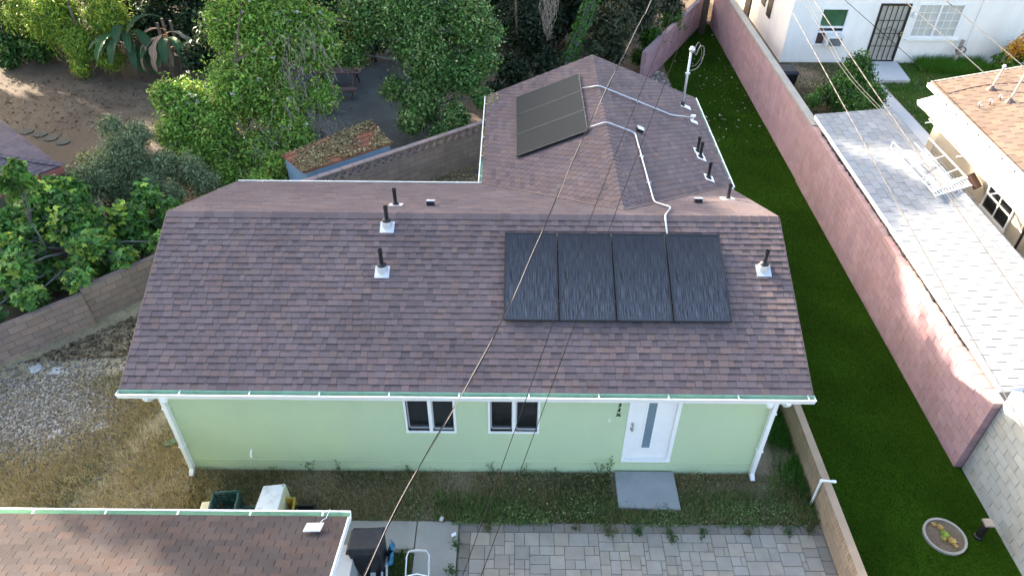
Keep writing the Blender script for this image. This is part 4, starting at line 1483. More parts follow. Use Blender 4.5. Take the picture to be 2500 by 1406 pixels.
zz = z0 + (z1 - z0) * .5
for sx in (-1, 1):
    for sz in (-1, 1):
        pts = []
        for k in range(15):
            a = k / 14 * 4.6
            rr = .11 * (1 - k / 18)
            pts.append((16.03 + sx * (.26 - rr * math.cos(a)), WY - .04, zz + sz * (.12 + rr * math.sin(a))))
        obj('scroll', MB().tube([(16.03, WY - .04, zz + sz * .3)] + pts, .009, 5), M['black_metal'], dr)
obj('lock_plate', MB().box(x1 - .16, x1 - .04, WY - .06, WY - .041, zz - .14, zz + .12), M['black_metal'], dr)
for q in (.06, -.06):
    obj('door_knob', MB().tube([(x1 - .1, WY - .06, zz + q), (x1 - .1, WY - .10, zz + q), (x1 - .1, WY - .12, zz + q)], [.035, .045, .025], 10), M['brass'], dr)
obj('threshold', MB().box(x0 - .08, x1 + .08, WY - .14, WY - .013, .60, .68), M['concrete'], dr)
obj('wall_lamp', MB().lathe((16.88, WY - .09, 2.62), [(.03, 0), (.07, .05), (.08, .15), (.05, .22)], 10).box(16.85, 16.91, WY - .08, WY, 2.78, 2.84), M['white_paint'], wh)
obj('wall_conduit', MB().tube([(19.6, WY - .03, .6), (19.6, WY - .03, 5.0)], .022, 6), M['stucco_white'], wh)
for yy, zz in ((25.2, 2.3), (24.2, 2.1)):
    obj('side_window', MB().box(11.68, 11.719, yy - .3, yy + .3, zz - .5, zz + .6), M['dark_glass'], wh)
obj('side_door', MB().box(11.66, 11.719, 27.0, 27.9, .6, 2.9), M['black_metal'], wh)

t = thing('entry_step', 'concrete step slab below the security door of the white house', 'step', (15.9, 20.2, ZN))
obj('slab', MB().prism([(15.05, 19.25, .76), (16.55, 19.25, .76), (16.75, 21.2, .76), (15.1, 21.2, .76)], (0, 0, -.16)), M['path_concrete'], t, bevel=.015)
t = thing('trash_bin', 'black wheeled trash bin behind the pink wall beside the white house', 'bin', (11.0, 18.5, ZN))
obj('body', tapered((11.0, 18.4), .55, .6, ZN + .04, (11.0, 18.4), .68, .8, 1.5), M['black_plastic'], t, bevel=.02)
obj('lid', tapered((11.0, 18.4), .76, .88, 1.5, (11.0, 18.4), .62, .7, 1.6), M['black_plastic'], t, bevel=.02)
obj('handle', MB().tube([(10.75, 18.85, 1.5), (10.75, 18.92, 1.54), (11.25, 18.92, 1.54), (11.25, 18.85, 1.5)], .02, 6), M['black_plastic'], t)
t = thing('wooden_post', 'leaning grey wooden post with a coil of cable by the white house', 'post', (19.2, 21.0, ZN))
obj('timber', MB().bar((19.05, 20.9, ZN - .1), (19.25, 21.15, 1.75), .15, .12), M['grey_wood'], t)
cp = []
for k in range(60):
    a = k * .42
    cp.append((19.22 + .20 * math.cos(a) * (1 + .1 * math.sin(k)), 20.98 + .05 * math.sin(a * .3), 1.36 + .15 * math.sin(a) * (1 + .1 * math.cos(k * 1.7))))
obj('cable_coil', MB().tube(cp, .014, 5), M['cable_pale'], t)
obj('edging', MB().box(16.6, 24, 19.30, 19.36, ZN, ZN + .05), M['concrete'], t) if False else None

# white shingled shed along the pink wall
sh = thing('white_shed', 'long shed with pale grey white shingle roof behind the pink wall', 'shed', (11.4, 6.5, ZN))
SX0, SX1, SY0, SY1, SZ0, SZ1 = 10.13, 12.62, .5, 12.85, 2.33, 2.58
sr = obj('roof', MB().prism([(SX0, SY0, SZ0), (SX1, SY0, SZ1), (SX1, SY1, SZ1), (SX0, SY1 - .1, SZ0)], (0, 0, -.10)), M['roof_deck'], sh)
ws = Vector((SX1 - SX0, 0, SZ1 - SZ0))
items = shingles((SX0 - .02, SY0, SZ0 + .0), (0, 1, 0), ws, SY1 - SY0 - .05, ws.length, .232, (.46, 0), 'tab', seed=51, lift=.018, gap=.011,
                 tones=[(1, 1, 1), (.93, .95, .99), (1.06, 1.05, 1.03), (.97, .98, .99)])
pieces('shingle', items, M['shingle_pale'], sr, 'shingle_field', 300)
obj('drip_edge', MB().box(SX0 - .05, SX0 - .022, SY0 - .02, SY1 - .12, SZ0 - .11, SZ0 + .008), M['white_paint'], sh)
obj('end_fascia', MB().bar((SX0 - .05, SY0 - .03, SZ0 - .05), (SX1, SY0 - .03, SZ1 - .05), .03, .12), M['white_paint'], sh)
obj('wall', MB().box(SX0 + .12, SX1 - .25, SY0 + .2, SY1 - .3, ZN - .2, SZ0 - .11), M['stucco_cream'], sh)
m = MB()
for i in range(46):
    yy = 1.8 + i * .22 + rng.uniform(-.05, .05)
    m.obox((10.09 + rng.uniform(-.02, .02), yy, 2.19 + rng.uniform(-.02, .02)), V(.04, .01, 0) * rng.uniform(.6, 1.1), V(.02, .13, 0), V(0, 0, .02))
stuff(obj('felt_scraps', m, M['black_plastic'], sh))

# tan-roofed house with white patio cover
tn = thing('tan_house', 'cream house at right edge under a tan shingle roof', 'house', (18, 7, ZN))
TE, TZ, TS = 13.72, 3.40, .20
ty0, ty1 = 1.0, 13.0
tr = obj('roof', MB().prism([(TE, ty0, TZ), (21, ty0, TZ + TS * (21 - TE)), (21, ty1, TZ + TS * (21 - TE)), (TE, ty1, TZ)], (0, 0, -.12)), M['roof_deck'], tn)
ws = Vector((1, 0, TS))
items = shingles((TE - .02, ty0, TZ), (0, 1, 0), ws, ty1 - ty0, 7.3, .24, (.40, 0), 'tab', seed=52, lift=.024, gap=.012,
                 tones=[(1, 1, 1), (1.06, 1.0, .95), (.95, .95, .97), (1.1, 1.05, 1.0), (.9, .88, .88)])
pieces('shingle', items, M['shingle_tan'], tr, 'shingle_field', 300)
obj('rake_board', MB().bar((TE, ty1 + .02, TZ - .03), (21, ty1 + .02, TZ + TS * (21 - TE) - .03), .05, .14), M['stucco_cream'], tn)
obj('wall', MB().box(14.12, 22, ty0 + .3, ty1 - .4, ZN - .2, 3.24), M['stucco_cream'], tn)
gutter_t = obj('eave_board', MB().box(TE - .12, TE - .022, ty0, ty1, TZ - .12, TZ - .0), M['white_sheet'], tn)
for i in range(16):
    yy = 2.0 + i * .68
    obj('rafter_end', MB().box(TE - .135, TE - .121, yy, yy + .07, TZ - .10, TZ - .02), M['black_metal'], gutter_t)
wn = frame_win(tn, (0, 0, 0, 0), 0) if False else None
wy0, wy1, wz0, wz1 = 7.45, 8.70, 1.45, 2.45
wn = obj('window', MB().box(14.07, 14.12, wy0 - .06, wy0, wz0, wz1).box(14.07, 14.12, wy1, wy1 + .06, wz0, wz1).box(14.05, 14.12, wy0 - .1, wy1 + .1, wz0 - .07, wz0).box(14.07, 14.12, wy0 - .06, wy1 + .06, wz1, wz1 + .06), M['white_paint'], tn)
obj('pane', MB().box(14.10, 14.118, wy0, wy1, wz0, wz1), M['dark_glass'], wn)
obj('mullion', MB().box(14.08, 14.099, (wy0 + wy1) / 2 - .025, (wy0 + wy1) / 2 + .025, wz0, wz1).box(14.085, 14.099, wy0, wy1, 1.86, 1.90), M['white_paint'], wn)
for k, zz in enumerate((1.0, 1.35)):
    obj('wall_pipe', MB().tube([(14.06, 4.5, zz), (14.06, 7.0, zz), (14.06, 11.8, zz + .05), (14.02, 12.0, zz + .2), (14.06, 12.1, zz + .5)], .025, 6), M['grey_pipe'], tn)
obj('drain_pipe', MB().tube([(14.0, 6.6, .6), (14.0, 6.6, 1.9), (13.95, 6.7, 2.6)], .04, 8), M['black_plastic'], tn)

# patio cover: thin white sheet on a pipe rail
pc = thing('patio_cover', 'bright white sheet patio cover along the tan roof eave', 'patio cover', (13.4, 8, ZN))
m = MB()
r2 = random.Random(5)
ny_ = 40
vs = []
for i in range(ny_ + 1):
    yy = 1.5 + (12.35 - 1.5) * i / ny_
    xo = 12.98 + .10 * math.sin(i * .9) * .4 + r2.uniform(-.03, .03) + (.16 if i == ny_ else 0)
    for j in range(4):
        f = j / 3
        vs.append((xo + (13.60 - xo) * f, yy, 3.08 + .20 * f + .012 * math.sin(i * 1.3 + j) + r2.uniform(-.004, .004)))
m.grid(vs, [(i * 4 + j, i * 4 + j + 1, (i + 1) * 4 + j + 1, (i + 1) * 4 + j) for i in range(ny_) for j in range(3)])
o = obj('sheet', m, M['white_sheet'], pc, smooth=True)
o.modifiers.new('thick', 'SOLIDIFY').thickness = .012
obj('rail', MB().tube([(13.0, 1.5, 2.98), (13.04, 6.0, 2.99), (13.02, 11.2, 3.0)], .022, 8), M['white_paint'], pc)
for yy in (3.2, 6.9, 8.9, 11.0):
    obj('arm', MB().tube([(12.82, yy, 2.97), (13.9, yy + .12, 3.05)], .018, 6), M['white_paint'], pc)
    obj('prop', MB().tube([(13.04, yy, 2.97), (14.1, yy + .05, 2.55)], .014, 6), M['white_paint'], pc)

# open steel frame over the alley
fr2 = thing('steel_frame', 'open white steel frame spanning from the shed roof to the patio cover', 'frame', (12.6, 9, ZN))
A_, B_ = [(12.86, 10.55, 2.68), (12.92, 8.2, 2.68)], [(12.05, 9.75, 2.66), (11.62, 7.45, 2.66)]
obj('rail', MB().tube(A_, .022, 8), M['white_paint'], fr2)
obj('rail', MB().tube([(12.30, 10.3, 2.66), (12.42, 8.0, 2.66)], .016, 8), M['white_paint'], fr2)
obj('rail', MB().tube([(11.40, 9.9, 2.70), (11.60, 7.4, 2.70)], .016, 8), M['white_paint'], fr2)
obj('rail', MB().tube([(11.40, 9.9, 2.90), (11.60, 7.4, 2.90)], .014, 8), M['white_paint'], fr2)
for f in (0, .25, .5, .75, 1):
    a = V(11.40, 9.9, 2.70).lerp(V(11.60, 7.4, 2.70), f)
    obj('stay', MB().tube([a, a + V(0, 0, .2)], .012, 6), M['white_paint'], fr2)
for f in (0.02, .45, .78, .98):
    a = V(11.42, 9.9, 2.69).lerp(V(11.60, 7.4, 2.69), f)
    b = V(*A_[0]).lerp(V(*A_[1]), f)
    if f > .1:
        obj('crossbar', MB().tube([a, b], .018, 8), M['white_paint'], fr2)
for i in range(13):
    f = i / 12
    a = V(11.62, 7.75, 2.66).lerp(V(12.86, 8.30, 2.66), f)
    obj('bar', MB().bar(a, a + V(.02, -.42, -.01), .03, .02), M['white_paint'], fr2)
obj('crossbar', MB().tube([(11.62, 7.30, 2.65), (12.9, 7.86, 2.65)], .018, 8), M['white_paint'], fr2)
obj('crossbar', MB().tube([(11.62, 7.76, 2.66), (12.9, 8.31, 2.66)], .018, 8), M['white_paint'], fr2)
for i in range(10):
    f = i / 9
    a = V(12.28, 9.55, 1.75).lerp(V(12.86, 8.7, 1.75), f)
    obj('bar', MB().bar(a, a + V(-.42, .02, 0), .02, .014), M['grey_pipe'], fr2)

# clutter on the tan roof
for k, (xx, yy, hh, lb) in enumerate(((15.0, 11.9, .75, 'far antenna mast on the tan roof'), (15.1, 11.0, .95, 'near slanting antenna mast on the tan roof'))):
    z = TZ + TS * (xx - TE)
    t = thing('roof_mast', lb, 'mast', (xx, yy, z), 'masts on the tan roof')
    obj('pole', MB().tube([(xx, yy, z), (xx + .12, yy + .02, z + hh)], .03, 8), M['stucco_cream'], t)
    obj('boot', MB().lathe((xx, yy, z), [(.16, 0), (.12, .05), (.04, .16)], 10), M['brown_flashing'], t)
    obj('cap', MB().lathe((xx + .12, yy + .02, z + hh), [(.04, -.04), (.06, .02), (.03, .07)], 10), M['galvanised'], t)
for k, (xx, yy) in enumerate(((14.2, 10.9), (14.55, 11.0), (14.9, 11.15))):
    z = TZ + TS * (xx - TE)
    t = thing('roof_hook', '%s of three small hooks beside the masts on the tan roof' % ('left', 'middle', 'right')[k], 'hook', (xx, yy, z), 'hooks on the tan roof')
    obj('stem', MB().tube([(xx, yy, z), (xx, yy, z + .12)], .02, 6), M['brown_flashing'], t)
    obj('head', MB().tube([(xx + .06 * math.cos(a), yy, z + .16 + .06 * math.sin(a)) for a in [i * .6 for i in range(11)]], .014, 5), M['galvanised'], t)
xx, yy = 15.3, 8.55
z = TZ + TS * (xx - TE)
t = thing('roof_vent', 'flared pipe vent on the tan roof at the right edge', 'vent', (xx, yy, z))
obj('boot', MB().lathe((xx, yy, z), [(.2, 0), (.12, .06), (.07, .2), (.06, .34)], 12), M['shingle_tan'], t)
obj('cap', MB().tube([(xx, yy, z + .34), (xx + .1, yy, z + .38)], .05, 8), M['stucco_cream'], t)
t = thing('roof_cable', 'black cable lying across the tan roof between the masts', 'cable', (14, 12.2, 3.5))
obj('line', MB().tube([(xx_, 12.15 - .12 * math.sin(xx_ * 2) - .04 * (xx_ - 13.7), TZ + TS * (xx_ - TE) + .035) for xx_ in np.arange(13.8, 20, .25)], .014, 5), M['brown_flashing'], t)

# alley clutter
t = thing('potted_plant', 'spiky plant in a dark pot in the alley beside the shed', 'potted plant', (13.95, 12.9, ZN))
obj('pot', MB().lathe((13.95, 12.9, ZN), [(.14, 0), (.2, .25), (.22, .3), (.19, .3)], 14), M['black_plastic'], t)
m = MB()
for i in range(26):
    a = i * 2.4
    c = V(13.95, 12.9, ZN + .28)
    dd = V(math.cos(a) * .6, math.sin(a) * .6, .9).normalized()
    sd = V(-math.sin(a), math.cos(a), 0) * .03
    L = rng.uniform(.25, .5)
    m.grid([c - sd * .5, c + dd * L * .6 + sd, c + dd * L + V(0, 0, -.06), c + dd * L * .6 - sd], [(0, 1, 2, 3)], (.05, .10 * rng.uniform(.7, 1.4), .03))
obj('foliage', m, M['leaf'], t)
tag(obj('slate_board', MB().obox((13.72, 13.3, ZN + .25), V(.18, -.16, 0), V(.03, .03, 0) * .3, V(0, 0, .25)), M['asphalt'], loc=(13.72, 13.3, ZN)), 'dark grey board standing beside the alley plant pot', 'board')
t = thing('bicycle', 'jumbled bicycle frame and wheels leaning on the cream wall', 'bicycle', (13.6, 9.3, ZN))
for (yy) in (9.9, 8.85):
    obj('wheel', MB().tube([(13.75 + .03 * math.cos(a), yy + .32 * math.cos(a), ZN + .34 + .32 * math.sin(a)) for a in [i * math.pi / 12 for i in range(25)]], .018, 6), M['rubber'], t)
obj('frame', MB().tube([(13.75, 9.9, ZN + .34), (13.75, 9.6, ZN + .8), (13.75, 9.1, ZN + .75), (13.75, 8.85, ZN + .34)], .02, 6).tube([(13.75, 9.6, ZN + .8), (13.75, 9.35, ZN + .3), (13.75, 9.1, ZN + .75)], .02, 6), M['rust_metal'], t)
obj('handlebar', MB().tube([(13.5, 9.0, ZN + .95), (13.75, 9.05, ZN + .9), (14.0, 9.0, ZN + .95)], .015, 6), M['galvanised'], t)
obj('saddle', MB().box(13.68, 13.82, 9.55, 9.8, ZN + .88, ZN + .93), M['rubber'], t, bevel=.02)
tag(obj('rusty_duct', MB().tube([(13.9, 8.95, 1.9), (13.75, 9.3, 2.15)], .12, 10), M['terracotta'], loc=(13.8, 9.1, 1.9)), 'rust coloured duct under the white patio cover', 'duct')
# ------------------------------------------------------------------ back garden things
LS = [(-4.95, 13.40), (-4.01, 11.93), (-6.55, 10.04), (-7.45, 10.95)]
t = thing('leafy_shed', 'low blue shed whose rusty roof is covered in fallen leaves', 'shed', (-5.7, 11.6, 0))
zr = [1.70, 1.60, 1.58, 1.68]
rf = obj('roof', MB().prism([(x, y, z) for (x, y), z in zip(LS, zr)], (0, 0, -.05)), M['rust_metal'], t)
c = (-5.74, 11.58)
ins = [(c[0] + (x - c[0]) * .95, c[1] + (y - c[1]) * .93) for x, y in LS]
obj('wall', MB().prism([(x, y, 1.53) for x, y in ins], (0, 0, -1.53)), M['blue_paint'], t)
for i in range(1, 6):
    a, b = Vector((*LS[0], zr[0])), Vector((*LS[3], zr[3]))
    a2, b2 = Vector((*LS[1], zr[1])), Vector((*LS[2], zr[2]))
    p_, q_ = a.lerp(a2, i / 6), b.lerp(b2, i / 6)
    obj('roof_seam', MB().bar(p_ + V(0, 0, .012), q_ + V(0, 0, .012), .03, .022), M['rust_metal'], rf)

t = thing('picnic_table', 'brown wooden picnic table with bench on the shaded patio', 'picnic table', (-7.4, 19.4, 0))
px0, px1 = -8.55, -6.45
for k in range(3):
    obj('tabletop_plank', MB().box(px0, px1, 19.45 + k * .23, 19.45 + k * .23 + .215, .71, .75), M['brown_wood'], t)
for k in range(2):
    obj('bench_plank', MB().box(px0 + .05, px1 - .02, 18.45 + k * .17, 18.45 + k * .17 + .158, .41, .45), M['brown_wood'], t)
for xx in (px0 + .35, px1 - .25):
    obj('leg', MB().bar((xx, 18.52, 0), (xx, 19.55, .70), .05, .10), M['brown_wood'], t)
    obj('leg', MB().bar((xx, 20.35, 0), (xx, 19.9, .70), .05, .10), M['brown_wood'], t)
    obj('brace', MB().box(xx - .06, xx - .026, 18.4, 20.3, .34, .405), M['brown_wood'], t)

t = thing('garden_chair', 'faded red metal garden chair below the flowering tree', 'chair', (-7.4, 17.5, 0))
obj('seat', MB().box(-7.75, -7.22, 17.25, 17.75, .40, .44), M['red_metal'], t, bevel=.015)
obj('backrest', MB().obox((-7.18, 17.5, .70), V(.03, 0, .01), V(0, .25, 0), V(.05, 0, .28)), M['red_metal'], t, bevel=.015)
for xx, yy in ((-7.7, 17.3), (-7.27, 17.3), (-7.7, 17.7), (-7.27, 17.7)):
    obj('leg', MB().tube([(xx, yy, .40), (xx + (.02 if xx > -7.5 else -.02), yy, 0)], .016, 6), M['red_metal'], t)
for yy in (17.24, 17.76):
    obj('armrest', MB().tube([(-7.75, yy, .42), (-7.74, yy, .62), (-7.2, yy, .66)], .016, 6), M['red_metal'], t)
hp = []
for k in range(90):
    a = k / 89
    hp.append((-8.2 + 2.6 * a + .25 * math.sin(a * 9), 14.9 + .75 * math.sin(a * 7.5) * (1 - .3 * a) + .3 * a, .03 + .01 * math.sin(k)))
tag(obj('garden_hose', MB().tube(hp, .02, 6), M['rubber'], loc=(-7, 15, 0)), 'black garden hose snaking over the dark patio concrete', 'hose')
for k, (xx, yy) in enumerate(((-18.68, 15.5), (-18.05, 15.3), (-17.5, 15.0), (-16.9, 14.72))):
    m = MB()
    m.prism([(xx + .26 * math.cos(a) * (1 + .06 * math.sin(3 * a + k)), yy + .24 * math.sin(a), .035) for a in [2 * math.pi * i / 16 for i in range(16)]], (0, 0, -.04))
    tag(obj('stepping_stone', m, M['concrete_dark'], loc=(xx, yy, 0), bevel=.01), '%s round stepping stone in the bare dirt yard, counted from the left' % ('first', 'second', 'third', 'fourth')[k], 'stepping stone', 'stepping stones')

# hipped roof at the left edge
t = thing('left_house', 'house corner at the left edge with grey brown hip roof and red fascia', 'house', (-17, 9, 0))
C0 = V(-13.17, 8.76, 2.5)
e1, e2 = V(-.763, .647, 0).normalized(), V(-.647, -.763, 0).normalized()
sl_ = .33
rise1 = (e2 * 1.0 + V(0, 0, sl_))
rise2 = (e1 * 1.0 + V(0, 0, sl_))
H = C0 + (e1 + e2) * 3.6 + V(0, 0, sl_ * 3.6)
A1, A2 = C0 + e1 * 9.0, C0 + e2 * 9.0
rf = obj('roof', MB().prism([C0, A1, A1 + rise1 * 3.6 - e1 * 0, H], (0, 0, -.1)).prism([C0, H, A2 + rise2 * 3.6, A2], (0, 0, -.1)), M['roof_deck'], t)
it1 = shingles(C0, e1, rise1, 7.0, 3.6 * math.hypot(1, sl_), .142, (.26, 0), 'tab', seed=61, planes=[(math.hypot(1, sl_), -1, 0)])
it2 = shingles(C0, e2, rise2, 7.0, 3.6 * math.hypot(1, sl_), .142, (.26, 0), 'tab', seed=62, planes=[(math.hypot(1, sl_), -1, 0)])
pieces('shingle', it1 + it2, M['shingle_hip'], rf, 'shingle_field', 300)
hd = (H - C0).normalized()
for m in ridge_caps(C0, H, -e1, -e2, .2, .12, 63):
    obj('hip_cap', m, M['shingle_hip'], rf)
obj('fascia', MB().bar(C0 - e1 * .02 + V(0, 0, -.13), A2 - e1 * .02 + V(0, 0, -.13), .035, .2), M['red_fascia'], t)
obj('fascia', MB().bar(C0 - e2 * .02 + V(0, 0, -.13), A1 - e2 * .02 + V(0, 0, -.13), .035, .2), M['red_fascia'], t)
cc = C0 + (e1 + e2) * .6
obj('wall', MB().prism([(p_.x, p_.y, 2.35) for p_ in (cc, cc + e1 * 8, cc + e1 * 8 + e2 * 8, cc + e2 * 8)], (0, 0, -2.4)), M['stucco_cream'], t)
obj('porch_bulb', MB().lathe(tuple(C0 + e2 * .75 - e1 * .3 + V(0, 0, -.45)), [(.02, .08), (.045, .03), (.04, -.03), (.01, -.06)], 10), M['white_paint'], t)

# ------------------------------------------------------------------ vegetation
LOBES = {
    'flowering': [(-8.37, 15.0, 4.68, 2.08), (-7.0, 14.8, 3.78, 1.5), (-9.18, 13.8, 2.65, 1.83), (-11.03, 13.2, 2.32, 1.39), (-8.03, 13.8, 2.06, 1.5), (-10.3, 12.6, 1.18, 1.62), (-8.6, 12.4, 0.99, 1.26), (-6.75, 14.2, 2.19, 1.0), (-9.69, 11.8, 0.36, 1.4), (-11.71, 13.2, 2.61, 0.83), (-9.75, 14.8, 3.9, 0.98), (-7.67, 12.0, 0.91, 0.69), (-8.6, 15.4, 6.3, 1.7), (-9.66, 15.0, 4.53, 1.32), (-8.67, 14.2, 3.58, 1.53), (-9.75, 14.2, 3.14, 0.84), (-7.42, 12.8, 1.41, 1.05), (-11.32, 12.3, 1.64, 1.1), (-10.86, 11.6, 0.95, 1.03), (-10.19, 12.8, 1.84, 1.25), (-8.39, 11.2, 0.42, 0.96), (-6.76, 15.0, 4.42, 0.98), (-7.75, 11.4, 1.0, .8), (-8.2, 10.6, .7, .8)],
    'evergreen': [(-3.8, 17.0, 4.17, 2.23), (-1.71, 16.8, 3.96, 1.56), (-5.5, 17.0, 4.0, 1.5), (-2.95, 16.2, 2.34, 1.6), (-3.36, 15.2, 1.51, 1.28), (-1.72, 16.0, 2.28, 1.13), (-3.68, 14.4, 1.17, 0.82), (-2.13, 14.6, 1.25, 0.89), (-0.97, 16.8, 3.36, 0.91), (-3.2, 17.6, 6.2, 2.0), (-5.95, 16.4, 2.86, 0.91), (-1.12, 16.2, 2.68, 0.9), (-2.57, 14.2, 0.71, 0.82), (-3.35, 16.4, 3.34, 1.79), (-4.4, 15.4, 1.89, 0.75), (-1.09, 15.0, 1.79, 0.67)],
    'fig': [(-13.86, 7.0, 1.47, 1.27), (-12.33, 7.2, 1.49, 1.28), (-11.39, 8.0, 1.09, 1.03), (-13.17, 6.0, 0.71, 0.97), (-11.76, 7.0, 0.55, 0.95), (-13.45, 5.2, 0.61, 0.67), (-11.11, 9.0, 1.31, 0.75), (-12.72, 8.0, 2.07, 0.82), (-13.44, 5.8, 1.52, 0.88), (-11.44, 8.0, 0.5, 0.75), (-12.36, 6.0, 0.72, 0.58), (-13.35, 8.0, 1.65, 0.71), (-13.87, 7.6, 1.9, 0.7), (-10.86, 8.6, 0.58, 0.57), (-11.86, 7.0, 0.92, 0.94), (-10.9, 7.6, .6, .6), (-10.5, 8.8, .9, .7), (-13.0, 7.6, 2.2, .9), (-14.4, 6.4, 1.6, 1.0), (-13.3, 3.75, 1.1, .62), (-12.4, 4.5, 1.1, .6), (-11.5, 5.2, 1.15, .6), (-10.7, 6.1, 1.15, .6), (-9.9, 6.9, 1.15, .6), (-14.3, 4.2, 1.2, .9), (-14.2, 3.0, 1.1, .6), (-12.9, 5.0, 1.6, .8), (-11.6, 6.2, 1.4, .8)],
    'olive': [(-12.06, 10.2, 2.18, 1.08), (-12.61, 9.4, 1.78, 1.06), (-13.19, 9.0, 1.73, 0.86), (-11.79, 10.2, 1.45, 1.03), (-12.64, 11.0, 2.6, 0.64), (-11.31, 9.8, 1.25, 0.77), (-13.51, 8.6, 1.69, 0.85), (-11.96, 11.0, 2.32, 0.78), (-11.03, 10.4, 1.64, 0.78), (-10.64, 9.6, 1.09, 0.64), (-12.2, 9.6, 1.0, 1.0), (-10.4, 10.6, 1.3, .9), (-9.9, 10.4, .9, .8), (-13.0, 8.3, 1.2, .9)],
    'blossom': [(-13.54, 10.6, 1.57, 0.59), (-13.16, 10.8, 1.61, 0.53), (-13.92, 10.2, 1.28, 0.39)],
    'bamboo': [(-19.98, 22.0, 2.13, 2.13), (-17.39, 21.5, 2.32, 1.57), (-18.6, 21.0, 1.26, 1.41), (-17.26, 20.5, 0.93, 0.96), (-18.63, 20.3, 0.55, 0.7), (-21.49, 22.5, 2.12, 1.44), (-18.8, 22.4, 4.4, 2.1)],
    'broad': [(-22.47, 22.5, 0.94, 1.5), (-21.18, 22.0, 0.67, 1.1), (-23.16, 23.0, 1.38, 1.48), (-22.44, 21.5, 0.39, 0.92)],
    'darkA': [(-11.81, 19.5, 2.58, 1.65), (-12.9, 19.0, 1.58, 1.17), (-11.2, 20.2, 4.2, 1.9)],
    'darkD': [(-16.2, 23.2, 1.5, 1.9), (-14.2, 22.6, 1.5, 1.7), (-18.3, 24.0, 1.5, 1.9), (-12.4, 22.2, 1.4, 1.5), (-15.2, 23.8, 3.6, 2.1), (-10.5, 23.0, 1.5, 1.8)],
    'darkC': [(-7.42, 22.6, 1.72, 1.57), (-7.71, 22.0, 0.68, 1.07), (-6.2, 22.2, 1.2, 1.1), (-5.2, 22.4, 1.3, 1.1), (-6.6, 23.0, 3.6, 2.0), (-4.2, 21.6, 1.0, 1.0)],
    'darkB': [(0.61, 21.0, 2.31, 1.9), (-0.07, 19.5, 0.96, 1.37), (1.31, 20.0, 1.12, 1.21), (-0.72, 18.0, 0.74, 0.66), (-1.6, 19.8, 1.3, 1.2), (0.2, 22.0, 4.6, 2.0)],
    'loquat': [(4.16, 20.5, 2.52, 1.7), (5.4, 22.6, 2.35, 1.59), (3.34, 20.0, 1.67, 1.02), (4.27, 20.4, 1.34, 0.87), (7.18, 24.4, 2.03, 1.12), (4.6, 22.0, 4.4, 2.0)],
    'vine': [(6.13, 22.4, 1.21, 1.0), (7.26, 24.0, 1.47, 0.85), (7.83, 24.8, 0.92, 0.48), (5.56, 21.7, 0.65, 0.64)],
    'shrub': [(13.25, 17.2, 1.5, 1.15), (12.5, 16.6, 1.35, 0.95), (13.6, 16.4, 1.3, 0.95), (13.39, 17.6, 1.95, 0.85), (12.9, 15.9, 1.2, 1.0)],
    'smallp': [(11.58, 16.6, 1.07, 0.47), (11.9, 17.0, 1.22, 0.29)],
    'flowerb': [(21.08, 20.6, 1.05, 0.88), (21.53, 20.6, 1.42, 0.78), (20.66, 20.4, 0.77, 0.61)],
    'sapling': [(-12.51, 6.2, 3.94, 0.29), (-12.61, 6.4, 3.46, 0.37), (-12.93, 6.2, 3.45, 0.37), (-12.98, 6.4, 2.95, 0.38)],
}


def unit(a):
    return a / np.maximum(np.linalg.norm(a, axis=1, keepdims=True), 1e-6)


def leaf_points(lobes, n, rs, clumps=60, spread=.17, shell=(.5, 1.04)):
    lob = np.array(lobes)
    wgt = lob[:, 3] ** 2
    wgt = wgt / wgt.sum()
    which = rs.choice(len(lob), n, p=wgt)
    # clump centres per lobe
    dirs = unit(rs.normal(size=(len(lob), clumps, 3)))
    rad = shell[0] + (shell[1] - shell[0]) * rs.random((len(lob), clumps, 1)) ** .45
    cent = dirs * rad
    ctone = rs.normal(1.0, .20, (len(lob), clumps))
    chue = rs.random((len(lob), clumps))
    ci = rs.integers(0, clumps, n)
    off = rs.normal(size=(n, 3)) * spread
    local = cent[which, ci] + off
    pos = lob[which, :3] + local * lob[which, 3:4]
    outw = unit(local)
    return pos, outw, ctone[which, ci], chue[which, ci]


def leaf_mesh(name, pos, outw, size, asp, tone, rs, parent, material, up=.6, hang=0.0, rnd=.7, fold=.12, lobed=False):
    n = len(pos)
    nrm = unit(outw * .5 + np.array([0, 0, up]) + rs.normal(size=(n, 3)) * rnd)
    ax = rs.normal(size=(n, 3)) + outw * .8 + np.array([0, 0, -hang])
    ax = unit(ax - nrm * (ax * nrm).sum(1, keepdims=True))
    sd = np.cross(nrm, ax)
    L = (size * rs.uniform(.5, 1.4, n))[:, None]
    W = L * asp
    if not lobed:
        b = pos - ax * L * .5
        v = np.stack([b, b + ax * L * .5 + sd * W * .5 + nrm * L * fold, b + ax * L - nrm * L * .08, b + ax * L * .5 - sd * W * .5 + nrm * L * fold], 1).reshape(-1, 3)
        f = np.arange(n * 4).reshape(n, 4)
        return np_mesh(name, v, f, tone, material, parent)
    vs = []
    for ang, ll in ((-.85, .85), (0, 1.0), (.85, .85)):
        a2 = ax * math.cos(ang) + sd * math.sin(ang)
        s2 = -ax * math.sin(ang) + sd * math.cos(ang)
        b = pos - ax * L * .35
        l2 = L * ll
        vs.append(np.stack([b, b + a2 * l2 * .6 + s2 * l2 * .24 + nrm * L * .04, b + a2 * l2 - nrm * L * .10, b + a2 * l2 * .6 - s2 * l2 * .24 + nrm * L * .04], 1))
    v = np.concatenate(vs, 1).reshape(-1, 3)
    f = np.arange(n * 12).reshape(n * 3, 4)
    return np_mesh(name, v, f, np.repeat(tone, 3, 0), material, parent)


